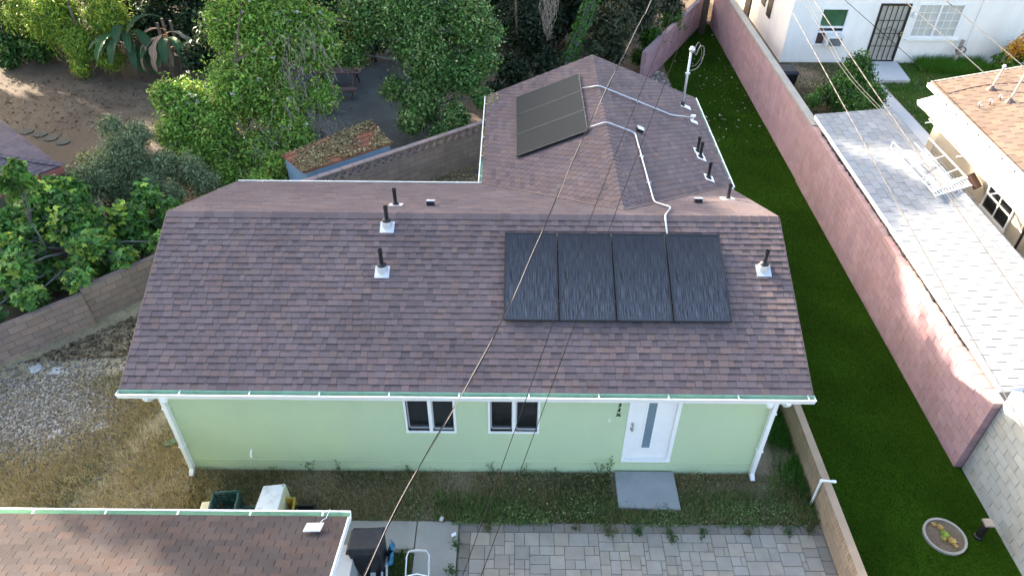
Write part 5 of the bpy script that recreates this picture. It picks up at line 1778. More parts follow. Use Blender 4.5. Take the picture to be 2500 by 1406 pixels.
def tones(cols, ctone, chue, rs, jit=.26):
    cols = np.array(cols)
    w_ = cols[:, 3] / cols[:, 3].sum()
    cum = np.cumsum(w_)
    h = (chue * .65 + rs.random(len(chue)) * .35)
    h = np.argsort(np.argsort(h)) / len(h)
    idx = np.minimum(np.searchsorted(cum, h), len(cols) - 1)
    k = np.clip(ctone * rs.normal(1, jit, len(chue)), .45, 1.7)
    return np.clip(cols[idx, :3] * k[:, None], .002, .9)


def limbs(base, lobes, r0, seed, lean=(0, 0)):
    r = random.Random(seed)
    m = MB()
    top = max(l[2] + l[3] * .3 for l in lobes)
    cx_ = sum(l[0] for l in lobes) / len(lobes)
    cy_ = sum(l[1] for l in lobes) / len(lobes)
    b = Vector(base)
    tr = [b]
    for k in range(1, 6):
        f = k / 5
        tr.append(Vector((b.x + (cx_ - b.x) * f * .8 + r.uniform(-.08, .08), b.y + (cy_ - b.y) * f * .8 + r.uniform(-.08, .08), b.z + (top - b.z) * f * .55)))
    m.tube(tr, [r0 * (1 - .13 * k) for k in range(6)], 10)
    lm = []
    for l in lobes:
        c_ = Vector(l[:3])
        k = min(range(6), key=lambda i: abs(tr[i].z - max(b.z + .3, c_.z - l[3] * .9)))
        s_ = tr[k]
        mid = s_.lerp(c_, .5) + V(r.uniform(-.15, .15), r.uniform(-.15, .15), .15)
        q = MB().tube([s_, mid, c_], [r0 * .42, r0 * .28, r0 * .12], 7)
        for j in range(5):
            dd = Vector((r.gauss(0, 1), r.gauss(0, 1), r.gauss(.3, .8))).normalized()
            q.tube([c_, c_ + dd * l[3] * .5, c_ + dd * l[3] * .95 + V(0, 0, -.05)], [r0 * .12, r0 * .07, r0 * .02], 5)
        lm.append(q)
    return m, lm


def tree(name, label, cat, key, base, n, size, asp, cols, seed, r0=.12, bark='bark', group=None, up=.6, hang=0., lobed=False, clumps=60, spread=.17, rnd=.7, extra=None, lobes=None, shell=(.5, 1.04), grow=1.0):
    lobes = [(l[0], l[1], l[2], l[3] * grow) for l in (lobes or LOBES[key])]
    rs = np.random.default_rng(seed)
    t = thing(name, label, cat, base, group)
    tr, lm = limbs(base, lobes, r0, seed)
    obj('trunk', tr, M[bark], t, smooth=True)
    for q in lm:
        obj('limb', q, M[bark], t, smooth=True)
    n = int(n * sum(4 * math.pi * l[3] ** 2 for l in lobes) / (size * size * asp * .5))     # n = leaf layers over the crown surface
    pos, outw, ct, ch = leaf_points(lobes, n, rs, clumps, spread, shell)
    ok = pos[:, 2] > base[2] + .06
    pos, outw, ct, ch = pos[ok], outw[ok], ct[ok], ch[ok]
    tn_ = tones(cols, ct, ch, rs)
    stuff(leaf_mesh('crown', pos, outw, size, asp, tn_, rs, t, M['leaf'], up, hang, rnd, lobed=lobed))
    if extra:
        extra(t, pos, outw, rs)
    return t


def flowers(n, size, col, part='flowers'):
    def f(t, pos, outw, rs):
        i = rs.choice(len(pos), n, replace=False)
        p = pos[i] + outw[i] * .06
        k = 5
        pp = np.repeat(p, k, 0) + rs.normal(size=(n * k, 3)) * size * .35
        oo = np.repeat(outw[i], k, 0)
        tn_ = np.clip(np.array(col)[None, :] * rs.normal(1, .12, (n * k, 1)), .02, .95)
        stuff(leaf_mesh(part, pp, oo, size, .5, tn_, rs, t, M['petal'], .8))
    return f


def dry_twigs(centers, n, L, part='dry_twigs'):
    def f(t, pos, outw, rs):
        m = MB()
        for c_ in centers:
            for k in range(n):
                p_ = Vector(c_) + Vector(rs.normal(size=3)) * .45
                d_ = Vector(rs.normal(size=3)) * .5 + V(.3, -.5, -1)
                d_.normalize()
                q_ = p_ + d_ * L * rs.uniform(.5, 1.1)
                m.tube([p_, p_.lerp(q_, .5) + Vector(rs.normal(size=3)) * .06, q_], .006, 3, cap=False)
        stuff(obj(part, m, M['twig'], t))
    return f


def both(*fs):
    def f(*a):
        for g_ in fs:
            g_(*a)
    return f


tree('flowering_tree', 'bright green tree with small pale flowers spilling beside the main roof', 'tree', 'flowering', (-9.6, 13.6, 0), 1.3, .138, .42,
     [(.19, .36, .055, 5), (.26, .44, .075, 3), (.36, .46, .08, 2.2), (.10, .22, .04, 1.6), (.50, .46, .11, .6)], 101, r0=.12, grow=1.1,
     extra=both(flowers(480, .11, (.74, .64, .68)), dry_twigs([(-6.9, 14.3, 4.2), (-7.3, 14.0, 3.8), (-7.6, 13.4, 2.6), (-8.4, 12.2, 1.4), (-6.8, 13.6, 1.6)], 60, .8)))
tree('evergreen_tree', 'dense small leaved evergreen tree hanging over the breeze block wall', 'tree', 'evergreen', (-3.0, 16.6, 0), 1.6, .118, .62,
     [(.105, .22, .05, 5), (.155, .30, .075, 3), (.05, .12, .03, 2), (.40, .46, .20, 1.3), (.28, .34, .09, 1.2)], 102, r0=.13, grow=1.1, bark='bark_grey',
     extra=flowers(260, .05, (.55, .52, .30), 'yellow_leaf_tips'))
tree('olive_bush', 'grey green olive like bush between the fig and the flowering tree', 'bush', 'olive', (-12.2, 10.0, 0), 1.0, .11, .28,
     [(.19, .24, .11, 5), (.28, .34, .17, 3), (.11, .145, .07, 2)], 103, r0=.08, grow=1.08)
tree('blossom_bush', 'small bush with sunlit pale yellow leaf tips above the olive bush', 'bush', 'blossom', (-13.5, 10.5, 0), 1.3, .10, .4,
     [(.36, .34, .12, 4), (.22, .26, .07, 3), (.5, .45, .22, 1.5)], 104, r0=.05)  # pale yellows of blossom and sunlight are put into the leaf colours
tree('bamboo_tree', 'feathery yellow green tree at the top left', 'tree', 'bamboo', (-18.6, 21.6, 0), 1.6, .20, .19,
     [(.20, .34, .04, 5), (.31, .45, .055, 3), (.09, .18, .03, 2), (.52, .52, .06, 1.6)], 105, r0=.14, hang=.8)
tree('broadleaf_tree', 'dark broad leaved tree in the top left corner', 'tree', 'broad', (-22.4, 22.6, 0), 1.5, .22, .5,
     [(.07, .16, .035, 5), (.11, .23, .05, 2), (.04, .09, .025, 3)], 106, r0=.13)
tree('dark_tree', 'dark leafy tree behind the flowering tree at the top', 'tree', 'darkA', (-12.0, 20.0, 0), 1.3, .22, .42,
     [(.03, .062, .024, 5), (.045, .085, .035, 2)], 107, r0=.14)  # near-black leaf colours have the canopy shade painted in
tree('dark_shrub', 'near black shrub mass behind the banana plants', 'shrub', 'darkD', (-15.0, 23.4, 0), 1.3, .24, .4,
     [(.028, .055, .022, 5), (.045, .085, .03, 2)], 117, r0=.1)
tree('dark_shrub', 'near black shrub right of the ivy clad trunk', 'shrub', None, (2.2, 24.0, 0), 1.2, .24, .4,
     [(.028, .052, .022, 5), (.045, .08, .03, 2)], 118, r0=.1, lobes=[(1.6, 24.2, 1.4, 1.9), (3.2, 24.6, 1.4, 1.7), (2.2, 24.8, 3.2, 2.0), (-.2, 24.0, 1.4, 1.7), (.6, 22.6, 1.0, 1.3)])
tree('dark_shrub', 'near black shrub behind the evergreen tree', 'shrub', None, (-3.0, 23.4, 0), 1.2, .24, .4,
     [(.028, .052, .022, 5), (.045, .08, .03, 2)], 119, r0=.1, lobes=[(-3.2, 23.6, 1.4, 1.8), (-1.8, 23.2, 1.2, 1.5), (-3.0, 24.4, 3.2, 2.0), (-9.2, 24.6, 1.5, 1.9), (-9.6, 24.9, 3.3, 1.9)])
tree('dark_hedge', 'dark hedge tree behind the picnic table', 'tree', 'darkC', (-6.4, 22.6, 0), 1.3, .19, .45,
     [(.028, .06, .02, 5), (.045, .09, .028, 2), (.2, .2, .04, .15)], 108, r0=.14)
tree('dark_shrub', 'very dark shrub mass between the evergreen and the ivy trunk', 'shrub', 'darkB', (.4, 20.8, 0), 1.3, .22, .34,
     [(.026, .048, .022, 5), (.045, .07, .03, 2)], 109, r0=.12)  # canopy shade is part of these dark leaf colours
tree('loquat_tree', 'dull long leaved tree behind the rear wing gable', 'tree', 'loquat', (4.4, 21.6, 0), 1.5, .25, .28,
     [(.050, .070, .032, 5), (.085, .10, .055, 3), (.03, .045, .022, 3), (.22, .17, .04, .3)], 110, r0=.12)
tree('wall_vine', 'bright green vine climbing over the short pinkish rear wall', 'vine', 'vine', (6.6, 23.0, 0), 1.6, .14, .45,
     [(.07, .18, .02, 5), (.11, .26, .03, 3), (.04, .10, .02, 2)], 111, r0=.04)
tree('round_shrub', 'round glossy green shrub in front of the white house', 'shrub', 'shrub', (13.1, 16.8, ZN), 1.9, .12, .45,
     [(.05, .14, .02, 5), (.09, .22, .03, 3), (.03, .08, .018, 3)], 112, r0=.05, grow=1.12)
tree('small_shrub', 'small light green plant between the pink wall and the round shrub', 'shrub', 'smallp', (11.6, 16.6, ZN), 1.3, .11, .4,
     [(.09, .24, .04, 5), (.14, .30, .06, 3)], 113, r0=.03)
tree('orange_flower_bush', 'leafy bush with orange and yellow flower heads by the white house', 'bush', 'flowerb', (21.1, 20.7, ZN), 1.5, .28, .28,
     [(.08, .19, .02, 5), (.13, .24, .03, 3), (.05, .11, .02, 2)], 114, r0=.04, extra=flowers(40, .12, (.80, .45, .05), 'small_blooms'))
fb = bpy.data.objects['orange_flower_bush']
rs = np.random.default_rng(515)
for k, (fx, fz) in enumerate(((20.75, 1.75), (20.95, 1.55), (21.15, 1.85), (21.35, 1.6), (21.55, 1.95), (21.8, 1.7), (21.1, 2.25), (21.6, 2.35), (20.85, 2.0), (21.9, 2.1))):
    q = rs.normal(size=(60, 3)) * [.10, .10, .12] + [fx, 20.2, fz]
    leaf_mesh('flower_head', q, unit(q - [fx, 20.2, fz - .15]), .13, .4, np.array([(.85, .42, .03), (.9, .55, .05), (.75, .28, .04)])[rs.integers(0, 3, 60)], rs, fb, M['petal'], .4)
    obj('stem', MB().tube([(fx - .05, 20.45, .7), (fx, 20.2, fz)], .02, 5), M['twig'], fb)

# big back row that closes the view at the top edge
for k, (xx, yy, s_, lb) in enumerate(((-25.5, 27.5, 1.15, 'far dark tree behind the top left corner tree'), (-19, 28.5, 1.0, 'far dark tree behind the feathery tree'), (-13, 27.5, 1.1, 'far dark tree behind the banana plant'),
                                      (-7, 29, 1.0, 'far dark tree behind the hedge of the picnic corner'), (-1, 27.5, 1.05, 'far dark tree behind the evergreen'), (5, 29, 1.0, 'far dark tree behind the long leaved tree'))):
    L_ = [(xx, yy, 1.4, 2.2 * s_), (xx + 2.2, yy - .6, 1.6, 1.9 * s_), (xx - 2.1, yy - .5, 1.5, 1.9 * s_), (xx, yy + .3, 4.2, 2.5 * s_), (xx + 1.8, yy, 3.8, 1.9 * s_), (xx - 1.8, yy, 3.9, 1.9 * s_)]
    if k == 5:
        L_ += [(xx + 1.5, yy + .5, 7.0, 2.3), (xx + 3.2, yy + .6, 6.0, 2.0), (xx + .2, yy, 6.6, 2.0)]
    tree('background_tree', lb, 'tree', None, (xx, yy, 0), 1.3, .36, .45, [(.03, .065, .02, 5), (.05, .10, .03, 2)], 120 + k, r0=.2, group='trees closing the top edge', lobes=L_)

# tall trees up-sun to the left: their shade covers the house
# (position across the sun, crown top height above the shade line, crown depth, distance towards the sun)
STREES = [(-8.6, -2.4, 7.0, 31), (-4.5, 1.2, 8.5, 34), (-2.0, 1.7, 9.0, 30), (2.4, 2.8, 9.5, 33), (5.0, 2.0, 9.0, 37), (7.6, 1.15, 9.0, 30), (10.2, .8, 9.0, 36), (12.8, 1.1, 8.5, 33), (17.0, 1.0, 8.5, 31), (21.8, -.6, 9.0, 32), (26.5, -1.6, 8.0, 31),
          (-8.3, -3.0, 12.0, 41), (-.1, -3.0, 12.0, 42), (9.0, -3.0, 12.0, 41), (15.5, -3.4, 12.0, 42)]
ORD = ('first', 'second', 'third', 'fourth', 'fifth', 'sixth', 'seventh', 'eighth', 'ninth', 'tenth', 'eleventh', 'twelfth', 'thirteenth', 'fourteenth', 'fifteenth', 'sixteenth')
for k, (c_, h0, dep, tt) in enumerate(STREES):
    bx, by = -.75 * tt + .66 * c_, .66 * tt + .75 * c_
    ztop = h0 + 3.4 + .404 * tt
    L_ = []
    r3 = random.Random(200 + k)
    for j in range(18):
        f = j / 18
        ang = j * 2.399
        rr = 2.3 * math.sqrt((j % 5 + .5) / 5)
        L_.append((bx + rr * math.cos(ang) * .8, by + rr * math.sin(ang) * .8, ztop - 1.8 - (dep - 2.4) * f, 1.75 + .3 * r3.random()))
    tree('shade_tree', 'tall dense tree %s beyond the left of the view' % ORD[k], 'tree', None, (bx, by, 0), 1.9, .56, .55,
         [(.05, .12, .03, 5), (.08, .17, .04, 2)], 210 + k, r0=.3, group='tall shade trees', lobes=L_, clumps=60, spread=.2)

# ivy-clad leaning trunk behind the rear wing
t = thing('ivy_trunk', 'leaning pale trunk wrapped in bright ivy behind the rear wing gable', 'tree', (2.1, 20.0, 0))
tp = [V(1.95, 20.0, -.1), V(2.27, 20.0, .95), V(2.45, 20.0, 1.66), V(2.80, 20.0, 2.69), V(3.1, 20.0, 3.68), V(3.5, 20.1, 5.5)]
obj('trunk', MB().tube(tp, [.26, .22, .2, .18, .17, .14], 12), M['bark_grey'], t, smooth=True)
rs = np.random.default_rng(55)
nI = 3600
u_ = rs.uniform(1.3, 5.0, nI)
P0 = np.array([tuple(tp[int(a)].lerp(tp[min(int(a) + 1, 5)], a - int(a))) for a in u_])
o_ = unit(rs.normal(size=(nI, 3)))
stuff(leaf_mesh('ivy', P0 + o_ * rs.uniform(.15, .36, (nI, 1)), o_, .13, .6, np.array([.07, .20, .03]) * rs.normal(1, .25, (nI, 1)).clip(.4, 1.7), rs, t, M['leaf'], .5))
for k in range(3):
    vp = [p_ + V(.2 * math.cos(k * 2 + i), -.22, .1 * math.sin(i + k)) for i, p_ in enumerate(tp[1:5])]
    obj('vine_stem', MB().tube(vp, .02, 5), M['bark_grey'], t)
# dead hanging creeper
t = thing('dead_creeper', 'tangle of bare hanging creeper stems at the top centre', 'creeper', (1.2, 19.0, 2.5))
r3 = random.Random(9)
for k in range(34):
    x_, z_ = r3.uniform(.75, 1.85), 4.6
    pts = [V(x_ - .3, 19.0 + r3.uniform(-.3, .3), z_)]
    L_ = r3.uniform(.9, 2.2)
    for j in range(1, 8):
        pts.append(V(1.3 + (x_ - 1.3) * (1 - j / 9) + .10 * math.sin(j * 1.3 + k), 19.0 + r3.uniform(-.06, .06), z_ - L_ * j / 7 + .06 * math.sin(j * 2 + k)))
    pts.append(pts[-1] + V(r3.uniform(-.1, .25), 0, .10))
    obj('stem', MB().tube(pts, .009, 4), M['twig'], t)


# banana plants: every big leaf its own part
def big_leaf(parent, base, az, el, L, W, droop, tone, material, name='leaf', torn=0.0, seed=0):
    r = random.Random(seed)
    m = MB()
    d_ = V(math.cos(az), math.sin(az), 0)
    s_ = V(-math.sin(az), math.cos(az), 0)
    N_ = 12
    pts = []
    p_ = Vector(base)
    ang = el
    for i in range(N_ + 1):
        pts.append((p_.copy(), ang))
        st = L / N_
        p_ = p_ + (d_ * math.cos(ang) + V(0, 0, math.sin(ang))) * st
        ang -= droop / N_
    vs, fs, tn_ = [], [], []
    for i, (q, an) in enumerate(pts):
        f = i / N_
        w_ = W * (0.06 if f < .2 else math.sin(min(1, (f - .2) / .8) * math.pi * .93 + .12) ** .6)
        up_ = V(0, 0, 1) * math.cos(an) - d_ * math.sin(an)
        j1, j2 = r.uniform(1 - torn, 1), r.uniform(1 - torn, 1)
        vs += [q + s_ * w_ * .5 * j1 + up_ * w_ * .10, q, q - s_ * w_ * .5 * j2 + up_ * w_ * .10]
    for i in range(N_):
        a = i * 3
        fs += [(a, a + 1, a + 4, a + 3), (a + 1, a + 2, a + 5, a + 4)]
    m.grid(vs, fs, tone)
    o = obj(name, m, material, parent)
    obj('midrib', MB().tube([q for q, _ in pts], [.022 - .016 * i / N_ for i in range(N_ + 1)], 5, tone=(tone[0] * 2.2, tone[1] * 1.9, tone[2] * 1.8)), material, o)
    return o


for k, (bx, by, lb, nl, H_) in enumerate(((-16.4, 21.0, 'banana plant with large dark green leaves at top left of the bare yard', 13, 1.7), (-14.7, 20.8, 'banana plant with dead brown leaves hanging at the yard edge', 12, 2.4))):
    t = thing('banana_plant', lb, 'plant', (bx, by, 0), 'banana plants')
    r3 = random.Random(70 + k)
    for q in range(3):
        obj('stem', MB().tube([(bx + .25 * math.cos(q * 2.1), by + .25 * math.sin(q * 2.1), -.05), (bx + .3 * math.cos(q * 2.1), by + .3 * math.sin(q * 2.1), H_)], [.09, .06], 8), M['bark'], t)
    for i in range(nl):
        az = -2.6 + i * (2.3 / nl) + r3.uniform(-.2, .2)
        dead = (k == 1 and i % 2 == 0) or i == nl - 1
        hb = V(bx, by, H_ * r3.uniform(.5, 1.05))
        if dead:
            big_leaf(t, hb, az, .5, r3.uniform(1.6, 2.3), .42, 2.3, (.26 * r3.uniform(.8, 1.2), .20, .13), M['leaf_dry'], 'dead_leaf', .6, i)
        else:
            big_leaf(t, hb, az, r3.uniform(.5, 1.1), r3.uniform(1.7, 2.4), r3.uniform(.38, .5), r3.uniform(1.6, 2.3), (.05, .125 * r3.uniform(.8, 1.3), .045), M['leaf'], 'leaf', .3, i)

# fig: nearest leaves are parts of their own
rs = np.random.default_rng(77)
t = thing('fig_tree', 'large fig tree with broad lobed leaves left of the green house', 'tree', (-12.2, 7.2, 0))
tr, lm = limbs((-12.2, 7.4, 0), LOBES['fig'], .12, 77)
obj('trunk', tr, M['bark_grey'], t, smooth=True)
for q in lm:
    obj('limb', q, M['bark_grey'], t, smooth=True)
pos, outw, ct, ch = leaf_points(LOBES['fig'], 27000, rs, 60, .17, (.55, 1.02))
ok = pos[:, 2] > .1
pos, outw, ct, ch = pos[ok], outw[ok], ct[ok], ch[ok]
FIGC = [(.10, .24, .05, 5), (.15, .32, .06, 3), (.06, .145, .037, 2.5), (.36, .48, .07, 1.8)]  # yellow entry paints sunlight into some of the leaves
tn_ = tones(FIGC, ct, ch, rs)
score = ((pos - np.array(CAM_LOC)) ** 2).sum(1) - 14 * outw[:, 2] - 10 * (-outw[:, 1])
near = np.argsort(score)[:280]
rest = np.setdiff1d(np.arange(len(pos)), near)
stuff(leaf_mesh('crown', pos[rest], outw[rest], .19, .5, tn_[rest], rs, t, M['leaf'], .7, lobed=True))
for i in near:
    leaf_mesh('leaf', pos[i:i + 1] + outw[i:i + 1] * .05, outw[i:i + 1], .21, .5, tn_[i:i + 1], rs, t, M['leaf'], .9, rnd=.4, lobed=True)
tree('fig_sapling', 'thin fig shoot with sunlit leaves in front of the hip roof at left', 'sapling', 'sapling', (-13.0, 6.3, 0), 1.2, .22, .5,
     [(.08, .20, .035, 4), (.16, .28, .05, 3), (.4, .42, .16, .5)], 131, r0=.05, bark='bark_grey', lobed=True, clumps=18)
# ------------------------------------------------------------------ grass, weeds, gravel, litter
def vnoise(x, y, s, seed=0):
    r = np.random.default_rng(seed)
    o = np.zeros_like(x)
    for k in range(6):
        a, ph, f = r.uniform(0, 6.28), r.uniform(0, 6.28), s * r.uniform(.6, 2.2)
        o += np.sin((x * np.cos(a) + y * np.sin(a)) * f + ph)
    return o / 3.0


def in_poly(x, y, poly):
    c = np.zeros(len(x), bool)
    n = len(poly)
    for i in range(n):
        (x0, y0), (x1, y1) = poly[i], poly[(i + 1) % n]
        c ^= ((y0 > y) != (y1 > y)) & (x < (x1 - x0) * (y - y0) / (y1 - y0 + 1e-12) + x0)
    return c


def sample_poly(poly, n, rs):
    xs_, ys_ = [p[0] for p in poly], [p[1] for p in poly]
    x = rs.uniform(min(xs_), max(xs_), int(n * 2.5))
    y = rs.uniform(min(ys_), max(ys_), int(n * 2.5))
    k = in_poly(x, y, poly)
    return x[k][:n], y[k][:n]


def blades(name, poly, n, h, w, cols, seed, z=0.0, lean=.5, patch=None, label=None, cat='grass', hfun=None, keep=None, parent=None):
    rs = np.random.default_rng(seed)
    x, y = sample_poly(poly, n, rs)
    if keep is not None:
        k = keep(x, y, rs)
        x, y = x[k], y[k]
    n = len(x)
    hh = rs.uniform(h[0], h[1], n)
    if hfun is not None:
        hh = hh * hfun(x, y)
    az = rs.uniform(0, 2 * np.pi, n)
    wx, wy = np.cos(az) * w / 2 * rs.uniform(.6, 1.4, n), np.sin(az) * w / 2
    la = rs.uniform(0, 2 * np.pi, n)
    ll = hh * lean * rs.random(n)
    v = np.empty((n, 3, 3), np.float32)
    v[:, 0] = np.stack([x - wx, y - wy, np.full(n, z)], 1)
    v[:, 1] = np.stack([x + wx, y + wy, np.full(n, z)], 1)
    v[:, 2] = np.stack([x + np.cos(la) * ll, y + np.sin(la) * ll, z + hh], 1)
    c = np.array(cols)
    nz = vnoise(x, y, patch or 1.5, seed) * .5 + rs.normal(0, .35, n)
    r_ = np.argsort(np.argsort(nz)) / n
    cum = np.cumsum(c[:, 3] / c[:, 3].sum())
    idx = np.minimum(np.searchsorted(cum, r_), len(c) - 1)
    tn_ = c[idx, :3] * rs.normal(1, .2, (n, 1)).clip(.5, 1.6)
    o = np_mesh(name, v.reshape(-1, 3), np.arange(n * 3).reshape(n, 3), tn_, M['blade'], parent)
    stuff(o)
    if label:
        o['label'] = label
        o['category'] = cat
    return o


DRY = [(.48, .39, .20, 5), (.36, .285, .14, 4), (.60, .51, .29, 3), (.20, .155, .08, 2.0), (.14, .19, .05, 1.2)]
left_yard = [(-12.6, -1.6), (-12.9, 2.2), (-11.6, 3.6), (-10.0, 4.6), (-8.6, 5.6), (-7.05, 4.0), (-7.05, -.0), (-6.2, -.1), (-6.2, -2.6), (-12.0, -2.6)]
gravel_c = lambda x, y: np.exp(-(((x + 11.1) / 1.75) ** 2 + ((y - 1.55) / 1.35) ** 2) ** 1.4)
blades('dry_grass', left_yard, 95000, (.05, .19), .015, DRY, 301, lean=1.3, patch=1.6, label='straw coloured dry grass left of the green house',
       keep=lambda x, y, rs: (rs.random(len(x)) > 1.15 * gravel_c(x, y)) & (vnoise(x, y, 2.2, 5) + rs.normal(0, .5, len(x)) > -.75) & (y < 3.2 + .4 * (x + 9)))
blades('shade_grass', [(-6.9, -1.27), (-6.9, -.03), (2.2, -.03), (2.2, -1.27)], 42000, (.03, .13), .013,
       [(.09, .145, .04, 3), (.24, .195, .10, 4), (.42, .335, .175, 5), (.13, .22, .06, 1.6)], 302, lean=1.0, patch=1.3, label='short dark grass and dead stems along the house front',
       keep=lambda x, y, rs: vnoise(x, y, 2.6, 8) + rs.normal(0, .6, len(x)) > -.7)
blades('strip_weeds', [(-1.6, -1.27), (-1.6, -.55), (6.3, -.45), (6.3, -1.27)], 20000, (.05, .20), .017,
       [(.10, .18, .05, 4), (.15, .24, .07, 4), (.32, .29, .14, 2.6), (.20, .17, .085, 2)], 303, lean=.9, patch=2.0, label='green weeds along the edge of the pavers',
       keep=lambda x, y, rs: (rs.random(len(x)) < .25 + .75 * np.clip((-.55 - y) / .5, 0, 1)) & ~((x > 2.28) & (x < 3.6) & (y > -.97)))
blades('dry_strip', [(3.62, -1.27), (3.62, -.03), (6.4, -.03), (6.4, -1.27)], 16000, (.03, .12), .013,
       [(.28, .23, .12, 4.5), (.13, .20, .055, 3), (.42, .34, .18, 3), (.13, .11, .065, 1.5)], 304, lean=1.1, patch=2.2, label='patchy dry grass right of the stoop',
       keep=lambda x, y, rs: vnoise(x, y, 2.6, 9) + rs.normal(0, .6, len(x)) > -.3)
blades('wall_grass', [(5.75, -1.25), (5.55, -.5), (5.9, .5), (6.1, 2.4), (6.44, 2.4), (6.44, -1.25)], 7500, (.08, .34), .016,
       [(.06, .17, .025, 5), (.09, .23, .035, 3), (.045, .11, .022, 3), (.18, .16, .08, 1)], 305, lean=1.2, patch=2.0, label='lush green grass tuft along the low tan wall',
       keep=lambda x, y, rs: (rs.random(len(x)) < np.clip((x - 5.75) / .5, .12, 1)) & (vnoise(x, y, 3.5, 14) + rs.normal(0, .4, len(x)) > -.45))
blades('turf_grass', [(6.63, -6), (10.05, -6), (10.05, 14), (6.63, 14)], 150000, (.02, .038), .011,
       [(.028, .082, .004, 5), (.035, .098, .005, 3), (.022, .066, .004, 3)], 306, z=.012, lean=.8, patch=1.2, label='dark green artificial turf pile')
blades('turf_grass_far', [(6.9, 14), (10.0, 14), (10.0, 27.4), (9.5, 27.4), (6.9, 22.6)], 50000, (.02, .04), .016,
       [(.018, .056, .004, 5), (.024, .068, .005, 3), (.014, .044, .003, 3)], 307, z=.012, lean=.8, patch=1.2, label='dark green artificial turf pile at the narrow far end')
blades('neighbour_grass', [(10.25, 13.2), (13.3, 13.4), (14.4, 19.4), (15.0, 21.3), (10.25, 21.3)], 26000, (.03, .10), .022,
       [(.07, .13, .03, 4), (.12, .14, .05, 3), (.17, .15, .08, 2)], 308, z=ZN, lean=.9, label='thin lawn in front of the white house left of its path',
       keep=lambda x, y, rs: vnoise(x, y, 1.6, 19) + rs.normal(0, .6, len(x)) > -.5)
blades('neighbour_grass_right', [(15.45, 14.2), (24, 13.5), (24, 21.35), (16.75, 21.35), (16.3, 19.3), (15.4, 19.2)], 60000, (.05, .14), .022,
       [(.055, .155, .02, 5), (.09, .21, .03, 4), (.13, .22, .04, 1)], 309, z=ZN, lean=.9, label='green lawn right of the path to the white house')
blades('grass_tuft', [(17.4, 20.3), (20.4, 20.1), (20.4, 21.3), (17.6, 21.35)], 9000, (.15, .55), .02,
       [(.06, .17, .02, 5), (.10, .23, .03, 3)], 310, z=ZN, lean=.8, label='tall green grass along the foot of the white house')
blades('mulch_weeds', [(-2.45, -2.6), (-1.95, -2.6), (-1.95, -1.93), (-2.3, -1.93)], 1800, (.04, .14), .016, [(.06, .13, .03, 5), (.09, .17, .04, 3)], 311, lean=1.0, label='green weeds between the bin and the walkway')
blades('alley_weeds', [(13.2, 12.2), (13.35, 12.2), (14.05, 17.4), (13.93, 17.4)], 1500, (.05, .14), .02, [(.07, .16, .03, 5), (.10, .20, .04, 3)], 312, z=ZN, lean=1.0, label='thin line of weeds along the alley edge')


# gravel: low-poly stones
def stones(name, poly, n, size, cols, seed, z, label, keep=None):
    rs = np.random.default_rng(seed)
    x, y = sample_poly(poly, n, rs)
    if keep is not None:
        k = keep(x, y, rs)
        x, y = x[k], y[k]
    n = len(x)
    cube = np.array([(-1, -1, -1), (1, -1, -1), (1, 1, -1), (-1, 1, -1), (-.7, -.7, 1), (.7, -.7, 1), (.7, .7, 1), (-.7, .7, 1)], np.float32)
    f0 = np.array([(4, 5, 6, 7), (0, 1, 5, 4), (1, 2, 6, 5), (2, 3, 7, 6), (3, 0, 4, 7)])
    s = rs.uniform(size[0], size[1], (n, 1, 1)) * rs.uniform(.6, 1.3, (n, 1, 3)) * np.array([1, 1, .5])
    v = cube[None] * s * .5 * rs.uniform(.75, 1.2, (n, 8, 1))
    a = rs.uniform(0, 6.28, n)
    ca, sa = np.cos(a)[:, None], np.sin(a)[:, None]
    vx = v[..., 0] * ca - v[..., 1] * sa + x[:, None]
    vy = v[..., 0] * sa + v[..., 1] * ca + y[:, None]
    vz = v[..., 2] + s[:, :, 2] * .35 + z
    vv = np.stack([vx, vy, vz], -1).reshape(-1, 3)
    ff = (f0[None] + (np.arange(n) * 8)[:, None, None]).reshape(-1, 4)
    c = np.array(cols)
    tn_ = c[rs.integers(0, len(c), n)] * rs.normal(1, .18, (n, 1)).clip(.5, 1.5)
    o = np_mesh(name, vv, ff, np.repeat(tn_, 5, 0), M['stone'])
    o['label'] = label
    o['category'] = 'gravel'
    return stuff(o)


stones('gravel', [(-13.6, -1.0), (-13.4, 2.9), (-11.8, 3.6), (-9.2, 3.9), (-8.8, -.4)], 17000, (.02, .07), [(.25, .23, .195), (.19, .165, .13), (.31, .29, .255), (.15, .125, .09), (.22, .18, .135)], 321, 0.0,
       'grey gravel patch in the dry yard left of the house', keep=lambda x, y, rs: rs.random(len(x)) < 1.2 * gravel_c(x, y) + .05)
stones('rubble', [(4.6, 13.6), (6.5, 13.4), (6.8, 19.8), (6.6, 21.8), (4.8, 20.0)], 900, (.05, .2), [(.26, .24, .21), (.16, .14, .11), (.34, .32, .30)], 322, 0.0, 'stony rubble patch behind the rear wing at the turf edge')
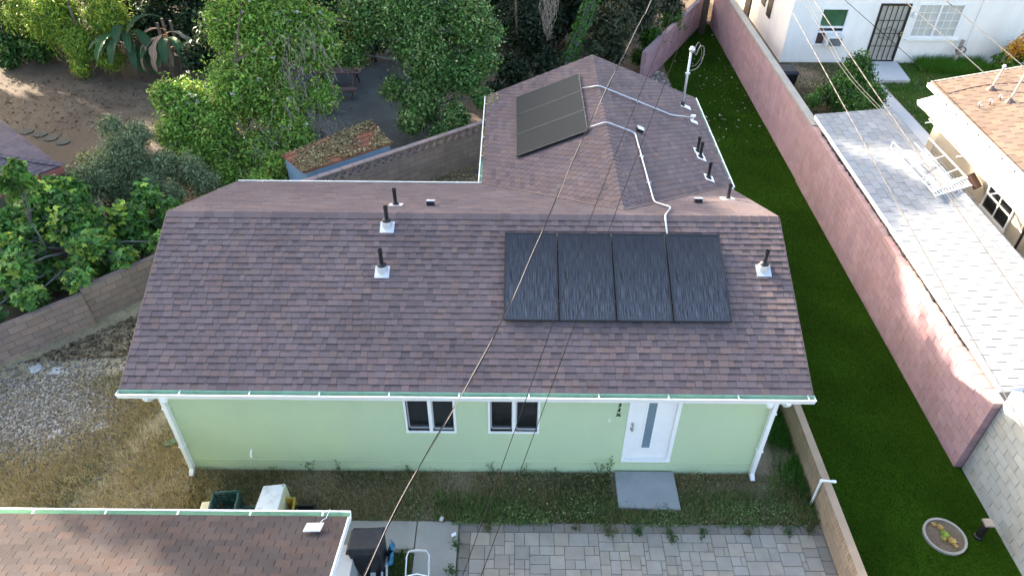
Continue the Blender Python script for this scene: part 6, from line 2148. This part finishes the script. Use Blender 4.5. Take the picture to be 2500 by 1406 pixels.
# spilled white powder on the ground: thin irregular patches
for k, (xx, yy, rr, lb) in enumerate(((-12.0, 3.0, .17, 'white powder patch nearest the brown wall'), (-9.62, 1.2, .19, 'white powder patch at the edge of the gravel nearest the house'), (-10.5, .95, .16, 'white powder patch in the middle of the gravel'), (-11.45, 2.95, .18, 'small white powder patch right of the first one'))):
    m = MB()
    m.prism([(xx + rr * (1 + .25 * math.sin(3 * a + k) + .15 * math.sin(7 * a + 2 * k)) * math.cos(a), yy + rr * .8 * (1 + .25 * math.cos(4 * a + k)) * math.sin(a), .016) for a in [2 * math.pi * i / 22 for i in range(22)]], (0, 0, -.03))
    tag(obj('powder_patch', m, M['lime'] if 'lime' in M else mat('lime', (.40, .405, .41), .95, .25, 7, 0.01, 30, fine=.2, fscale=40), loc=(xx, yy, 0)), lb, 'powder', 'white powder patches')


# fallen leaves
def litter(name, poly, n, size, cols, seed, zf, label, keep=None, parent=None):
    rs = np.random.default_rng(seed)
    x, y = sample_poly(poly, n, rs)
    if keep is not None:
        k = keep(x, y, rs)
        x, y = x[k], y[k]
    n = len(x)
    pos = np.stack([x, y, zf(x, y) + rs.uniform(.005, .03, n)], 1)
    c = np.array(cols)
    tn_ = c[rs.integers(0, len(c), n)] * rs.normal(1, .2, (n, 1)).clip(.5, 1.6)
    o = leaf_mesh(name, pos, np.tile([0., 0, 1.], (n, 1)), size, .5, tn_, rs, parent, M['leaf_dry'], 1.0, rnd=.35)
    stuff(o)
    if label:
        o['label'] = label
        o['category'] = 'leaf litter'
    return o


YEL = [(.36, .27, .12), (.46, .37, .18), (.17, .12, .06), (.09, .065, .04), (.27, .20, .09)]
plane_z = lambda x, y: 1.59 + .105 * np.clip(((x + 5.28) * -.53 + (y - 10.98) * .85) / 1.6, 0, 1) + .004
litter('fallen_leaves', LS, 8000, .09, YEL, 331, plane_z, 'yellow fallen leaves covering the rusty shed roof', keep=lambda x, y, rs: vnoise(x, y, 2.6, 3) + rs.normal(0, .35, len(x)) > -.15)
litter('fallen_leaves', [(-4.2, 11.2), (-.9, 13.7), (-.9, 7.3), (-4.2, 7.3)], 5200, .075, YEL + [(.14, .15, .05)], 332, lambda x, y: 0 * x + .01, 'yellow fallen leaves between the breeze block wall and the wing')
litter('fallen_leaves', [(BXL - .11, 8.6), (BXL - .02, 8.6), (BXL - .02, 12.5), (BXL - .11, 12.5)], 500, .06, YEL, 333, lambda x, y: 0 * x + ZB - .05, 'yellow leaves clogging the left gutter of the wing')
litter('fallen_leaves', [(BXL, 11.6), (BXL + .35, 12.0), (BXL + .3, 12.5), (BXL, 12.5)], 90, .06, [(.35, .33, .15), (.28, .27, .10)], 334, lambda x, y: ZB + (x - BXL) * aL + .02, 'pale leaves on the far left corner of the wing roof')
litter('fallen_leaves', [(-12.4, 3.2), (-9.8, 5.5), (-8.0, 7.0), (-7.1, 6.6), (-7.1, 4.3), (-9.6, 3.5)], 4200, .10, [(.10, .075, .045), (.16, .12, .07), (.06, .045, .03), (.22, .18, .11)], 335, lambda x, y: 0 * x + .01, 'brown leaf litter along the foot of the brown wall at left')
litter('fallen_leaves', [(-3.7, -3.4), (-1.95, -3.4), (-1.95, -1.95), (-3.7, -1.95)], 2400, .075, [(.13, .07, .04), (.08, .045, .03), (.18, .11, .06)], 336, lambda x, y: 0 * x + .01, 'reddish brown mulch between condenser and walkway')
litter('fallen_leaves', [(-22, 14), (-13, 16), (-10, 21), (-22, 21)], 1600, .12, [(.16, .12, .07), (.10, .075, .045), (.22, .17, .10)], 337, lambda x, y: 0 * x + .005, 'scattered dry leaves on the bare dirt yard')
litter('fallen_leaves', [(6.9, 15), (9.9, 15), (9.9, 27), (8.9, 26.2), (6.95, 22)], 130, .09, [(.4, .38, .3), (.25, .2, .12)], 338, lambda x, y: 0 * x + .04, 'pale leaves scattered on the far turf')
litter('fallen_leaves', [(-9, 13), (-3, 13.5), (-3.5, 20), (-9, 20)], 420, .07, [(.18, .15, .08), (.10, .08, .05)], 339, lambda x, y: 0 * x + .01, 'small dry leaves on the dark patio concrete')


# leafy weeds mixed into the front strip
def weed_leaves(name, poly, n, cols, seed, label, zt=.16, keep=None, size=.05):
    rs = np.random.default_rng(seed)
    x, y = sample_poly(poly, n, rs)
    if keep is not None:
        k = keep(x, y, rs)
        x, y = x[k], y[k]
    n = len(x)
    h = np.clip(.5 + .5 * vnoise(x, y, 4.0, seed), .1, 1.2)
    pos = np.stack([x, y, .015 + rs.random(n) * zt * h], 1)
    c = np.array(cols)
    o = leaf_mesh(name, pos, unit(rs.normal(size=(n, 3)) + [0, 0, .8]), size, .4, c[rs.integers(0, len(c), n)] * rs.normal(1, .25, (n, 1)).clip(.4, 1.7), rs, None, M['leaf'], .6)
    stuff(o)
    o['label'] = label
    o['category'] = 'weeds'


stoop_out = lambda x, y: ~((x > 2.27) & (x < 3.62) & (y > -.95))
weed_leaves('weed_leaves', [(-3.5, -1.28), (-3.5, -.05), (6.35, -.05), (6.35, -1.28)], 13000, [(.11, .19, .06), (.16, .25, .09), (.34, .31, .19), (.26, .20, .12), (.08, .14, .045), (.40, .34, .2)], 351,
            'leafy weeds and dry seed heads along the house front', zt=.24, keep=lambda x, y, rs: stoop_out(x, y) & (vnoise(x, y, 2.4, 31) + rs.normal(0, .35, len(x)) > .15) & (rs.random(len(x)) < np.clip((x + 4.5) / 3, .15, 1)))
weed_leaves('weed_leaves', [(-1.2, -1.36), (-1.2, -.80), (6.35, -.80), (6.35, -1.36)], 13000, [(.11, .21, .055), (.16, .28, .08), (.30, .30, .14)], 352,
            'green leafy weeds spilling over the paver edge', zt=.22, keep=lambda x, y, rs: vnoise(x, y, 3.0, 37) + rs.normal(0, .4, len(x)) > -.05)
weed_leaves('weed_leaves', [(-12, -2.4), (-12, 2), (-7.1, 3), (-7.1, -1.5), (-6.5, -2.4)], 1500, [(.08, .15, .04), (.12, .2, .06)], 353,
            'scattered green weeds in the dry grass', zt=.14, keep=lambda x, y, rs: (vnoise(x, y, 3.2, 39) + rs.normal(0, .25, len(x)) > .75) & (rs.random(len(x)) > gravel_c(x, y)))


# weeds that can be told apart
def weed(x, y, z, h, n, spread, cols, label, seed, upright=False):
    rs = np.random.default_rng(seed)
    t = thing('weed', label, 'weed', (x, y, z), 'weeds')
    k = 3 if upright else 9
    for s_ in range(k):
        a = rs.uniform(0, 6.28)
        tip = V(x + spread * math.cos(a) * rs.uniform(.4, 1), y + spread * math.sin(a) * rs.uniform(.4, 1), z + h * rs.uniform(.55, 1))
        mid = V(x, y, z).lerp(tip, .5) + V(0, 0, h * .12)
        obj('stem', MB().tube([V(x, y, z - .01), mid, tip], [.007, .005, .003], 4), M['stem'] if 'stem' in M else mat('stem', (.10, .14, .05), .8, .1), t)
        m_ = max(3, n // k)
        f = rs.uniform(.15, 1, m_)
        pos = np.array([tuple(V(x, y, z).lerp(mid, q * 2) if q < .5 else mid.lerp(tip, q * 2 - 1)) for q in f]) + rs.normal(size=(m_, 3)) * (.035 if not upright else .03)
        pos[:, 2] = np.maximum(pos[:, 2], z + .012)
        c = np.array(cols)
        leaf_mesh('foliage', pos, unit(rs.normal(size=(m_, 3)) + [0, 0, .5]), .06 if not upright else .055, .38, c[rs.integers(0, len(c), m_)] * rs.normal(1, .2, (m_, 1)).clip(.5, 1.5), rs, t, M['leaf'], .6)


WG = [(.05, .11, .035), (.075, .15, .045), (.04, .085, .03)]
WD = [(.12, .12, .05), (.08, .10, .04), (.17, .14, .07)]
spots = [(2.05, -1.48, .24, 150, .28, WD, 'dry weed clump on the dark paver border left of the stoop'), (2.62, -1.45, .26, 170, .26, WG, 'large green weed clump on the pavers below the stoop'),
         (3.28, -1.50, .14, 60, .13, WG, 'small weed right of the large clump on the pavers'), (3.30, -1.66, .12, 50, .14, WG, 'low weed in the paver joints below the stoop corner'),
         (3.95, -1.52, .16, 80, .17, WG, 'feathery weed on the pavers right of the stoop'), (4.92, -1.50, .12, 70, .13, WD, 'yellowish round weed on the paver border'),
         (5.75, -1.47, .14, 70, .18, WG, 'low weed near the right end of the paver border'), (6.2, -1.42, .16, 80, .2, WD, 'dry weed in the paver corner by the tan wall'),
         (-1.09, -1.80, .15, 70, .12, WG, 'weed at the left edge of the pavers below the paper scrap'), (-1.12, -2.40, .18, 90, .14, WG, 'weed at the bottom left corner of the pavers'),
         (-.45, -1.45, .10, 40, .12, WD, 'tiny dry weed on the left part of the paver border'), (1.35, -1.42, .09, 36, .1, WD, 'tiny dry weed on the middle of the paver border')]
for k, (x, y, h, n, sp, cl_, lb) in enumerate(spots):
    weed(x, y, .025 if y < -1.3 and x > -1 else .0, h, n, sp, cl_, lb, 400 + k)
ups = [(1.95, -.12, .62, 40, .12, 'tall twin stemmed weed left of the front door'), (2.15, -.10, .78, 46, .06, 'tallest thin weed beside the front door'), (-4.35, -.12, .5, 34, .16, 'tall dark weed against the wall at left'),
       (-3.75, -.10, .52, 30, .10, 'second tall dark weed against the wall at left'), (-5.25, -.12, .30, 30, .16, 'short dark weed left of the tall ones'), (-2.2, -.1, .32, 26, .15, 'thin weed against the wall below the left window'),
       (-.4, -.12, .36, 46, .25, 'bushy weed against the wall left of the right window'), (.35, -.12, .34, 46, .22, 'bushy weed against the wall below the right window'), (.95, -.1, .28, 36, .2, 'small weed against the wall right of the right window')]
for k, (x, y, h, n, sp, lb) in enumerate(ups):
    weed(x, y, 0, h, n, sp, [(.035, .07, .028), (.05, .10, .035)], lb, 430 + k, True)


# ------------------------------------------------------------------ overhead wires
def smooth_path(P, sub=10):
    P = [Vector(p) for p in P]
    out = []
    for i in range(len(P) - 1):
        p0, p1, p2, p3 = P[max(i - 1, 0)], P[i], P[i + 1], P[min(i + 2, len(P) - 1)]
        for k in range(sub):
            s = k / sub
            out.append(0.5 * ((2 * p1) + (p2 - p0) * s + (2 * p0 - 5 * p1 + 4 * p2 - p3) * s * s + (-p0 + 3 * p1 - 3 * p2 + p3) * s ** 3))
    out.append(P[-1])
    return out


def extend(P, a, b):
    P = [Vector(p) for p in P]
    d0, d1 = (P[0] - P[1]).normalized(), (P[-1] - P[-2]).normalized()
    return [P[0] + d0 * a] + P + [P[-1] + d1 * b]


def twisted(name, P, label, r_, colors, pitch=.55, r2=None):
    t = thing(name, label, 'cable', tuple(P[len(P) // 2]), 'overhead cables')
    path = smooth_path(P, 8)
    # resample evenly
    cum = [0]
    for i in range(1, len(path)):
        cum.append(cum[-1] + (path[i] - path[i - 1]).length)
    n = int(cum[-1] / .06)
    pts = []
    j = 0
    for i in range(n + 1):
        s = cum[-1] * i / n
        while j < len(cum) - 2 and cum[j + 1] < s:
            j += 1
        f = (s - cum[j]) / max(1e-6, cum[j + 1] - cum[j])
        pts.append((path[j].lerp(path[j + 1], f), s))
    for k, mname in enumerate(colors):
        q = []
        for i, (p_, s) in enumerate(pts):
            d_ = (pts[min(i + 1, n)][0] - pts[max(i - 1, 0)][0]).normalized()
            sx = d_.cross(V(0, 0, 1)).normalized()
            sy = sx.cross(d_)
            a = s / pitch * 2 * math.pi + k * 2 * math.pi / len(colors)
            q.append(p_ + (sx * math.cos(a) + sy * math.sin(a)) * r_ * 1.02)
        obj('strand', MB().tube(q, r2 if (k == 1 and r2) else r_, 6), M[mname], t, smooth=True)


W1 = extend([(2.25, 1.2, 10.43), (1.78, -0.2, 10.31), (0.83, -2.68, 9.82), (-0.08, -5.15, 9.19), (-0.75, -6.6, 8.85), (-1.01, -7.26, 8.69), (-1.18, -7.74, 8.57)], 22, 5)
twisted('service_drop', W1, 'thick twisted black and white cable crossing the middle of the view', .0042, ('cable_black', 'cable_white'), 1.3, .003)
singles = [
    ([(2.91, 2.79, 10.0), (2.46, 1.34, 9.81), (0.97, -2.83, 8.95), (0.24, -4.92, 8.30), (-0.39, -6.67, 7.67), (-0.6, -7.23, 7.47)], .0036, 'cable_black', 'thin dark wire just right of the twisted cable'),
    ([(3.23, 2.79, 10.0), (2.74, 1.34, 9.81), (1.33, -2.47, 8.90), (0.4, -4.99, 8.18), (-0.24, -6.68, 7.66), (-0.47, -7.25, 7.45)], .0036, 'cable_black', 'second thin dark wire right of the twisted cable'),
    ([(6.6, 4.92, 9.44), (7.0, 3.61, 9.11), (8.08, 0.88, 8.32), (8.4, -0.1, 8.08)], .007, 'cable_pale', 'pale wire crossing in front of the security door'),
    ([(5.51, 4.41, 8.83), (5.82, 2.62, 8.23), (6.24, 1.3, 7.89), (6.75, -0.39, 7.42)], .004, 'cable_pale', 'thin pale wire over the round shrub'),
    ([(5.56, 4.41, 8.85), (5.87, 2.62, 8.25), (6.28, 1.3, 7.91), (6.80, -0.39, 7.44)], .004, 'cable_pale', 'thin pale wire beside another over the round shrub'),
    ([(7.69, 4.73, 9.2), (7.93, 3.92, 9.01), (8.7, 2.17, 8.47), (9.03, 1.32, 8.23)], .007, 'cable_pale', 'pale wire above the orange flower bush'),
    ([(6.52, 4.93, 8.67), (7.36, 3.19, 8.14), (7.82, 2.25, 7.78)], .005, 'cable_black', 'thin dark wire across the barred door'),
]
for P_, rr, mm, lb in singles:
    P_ = extend(P_, 12, 5)
    tag(obj('overhead_wire', MB().tube(smooth_path(P_, 6), rr, 6), M[mm], loc=tuple(P_[2]), smooth=True), lb, 'wire', 'overhead wires')
twisted('service_drop', extend([(4.76, 4.91, 9.42), (4.81, 3.39, 9.16), (5.17, 0.81, 8.4), (5.45, -0.95, 7.84), (5.8, -2.49, 7.23), (6.13, -3.56, 6.72), (6.39, -4.55, 6.31)], 14, 5), 'pale twisted cable running above the pink wall and shed roof', .0042, ('cable_pale', 'cable_white'), .35)
twisted('service_drop', extend([(5.19, 4.91, 9.43), (5.31, 3.39, 9.16), (5.76, 1.28, 8.49), (6.3, -0.86, 7.79), (6.78, -2.54, 7.17), (7.02, -3.32, 6.86)], 14, 5), 'pale twisted cable running over the round shrub and steel frame', .005, ('cable_pale', 'cable_white'), .35)
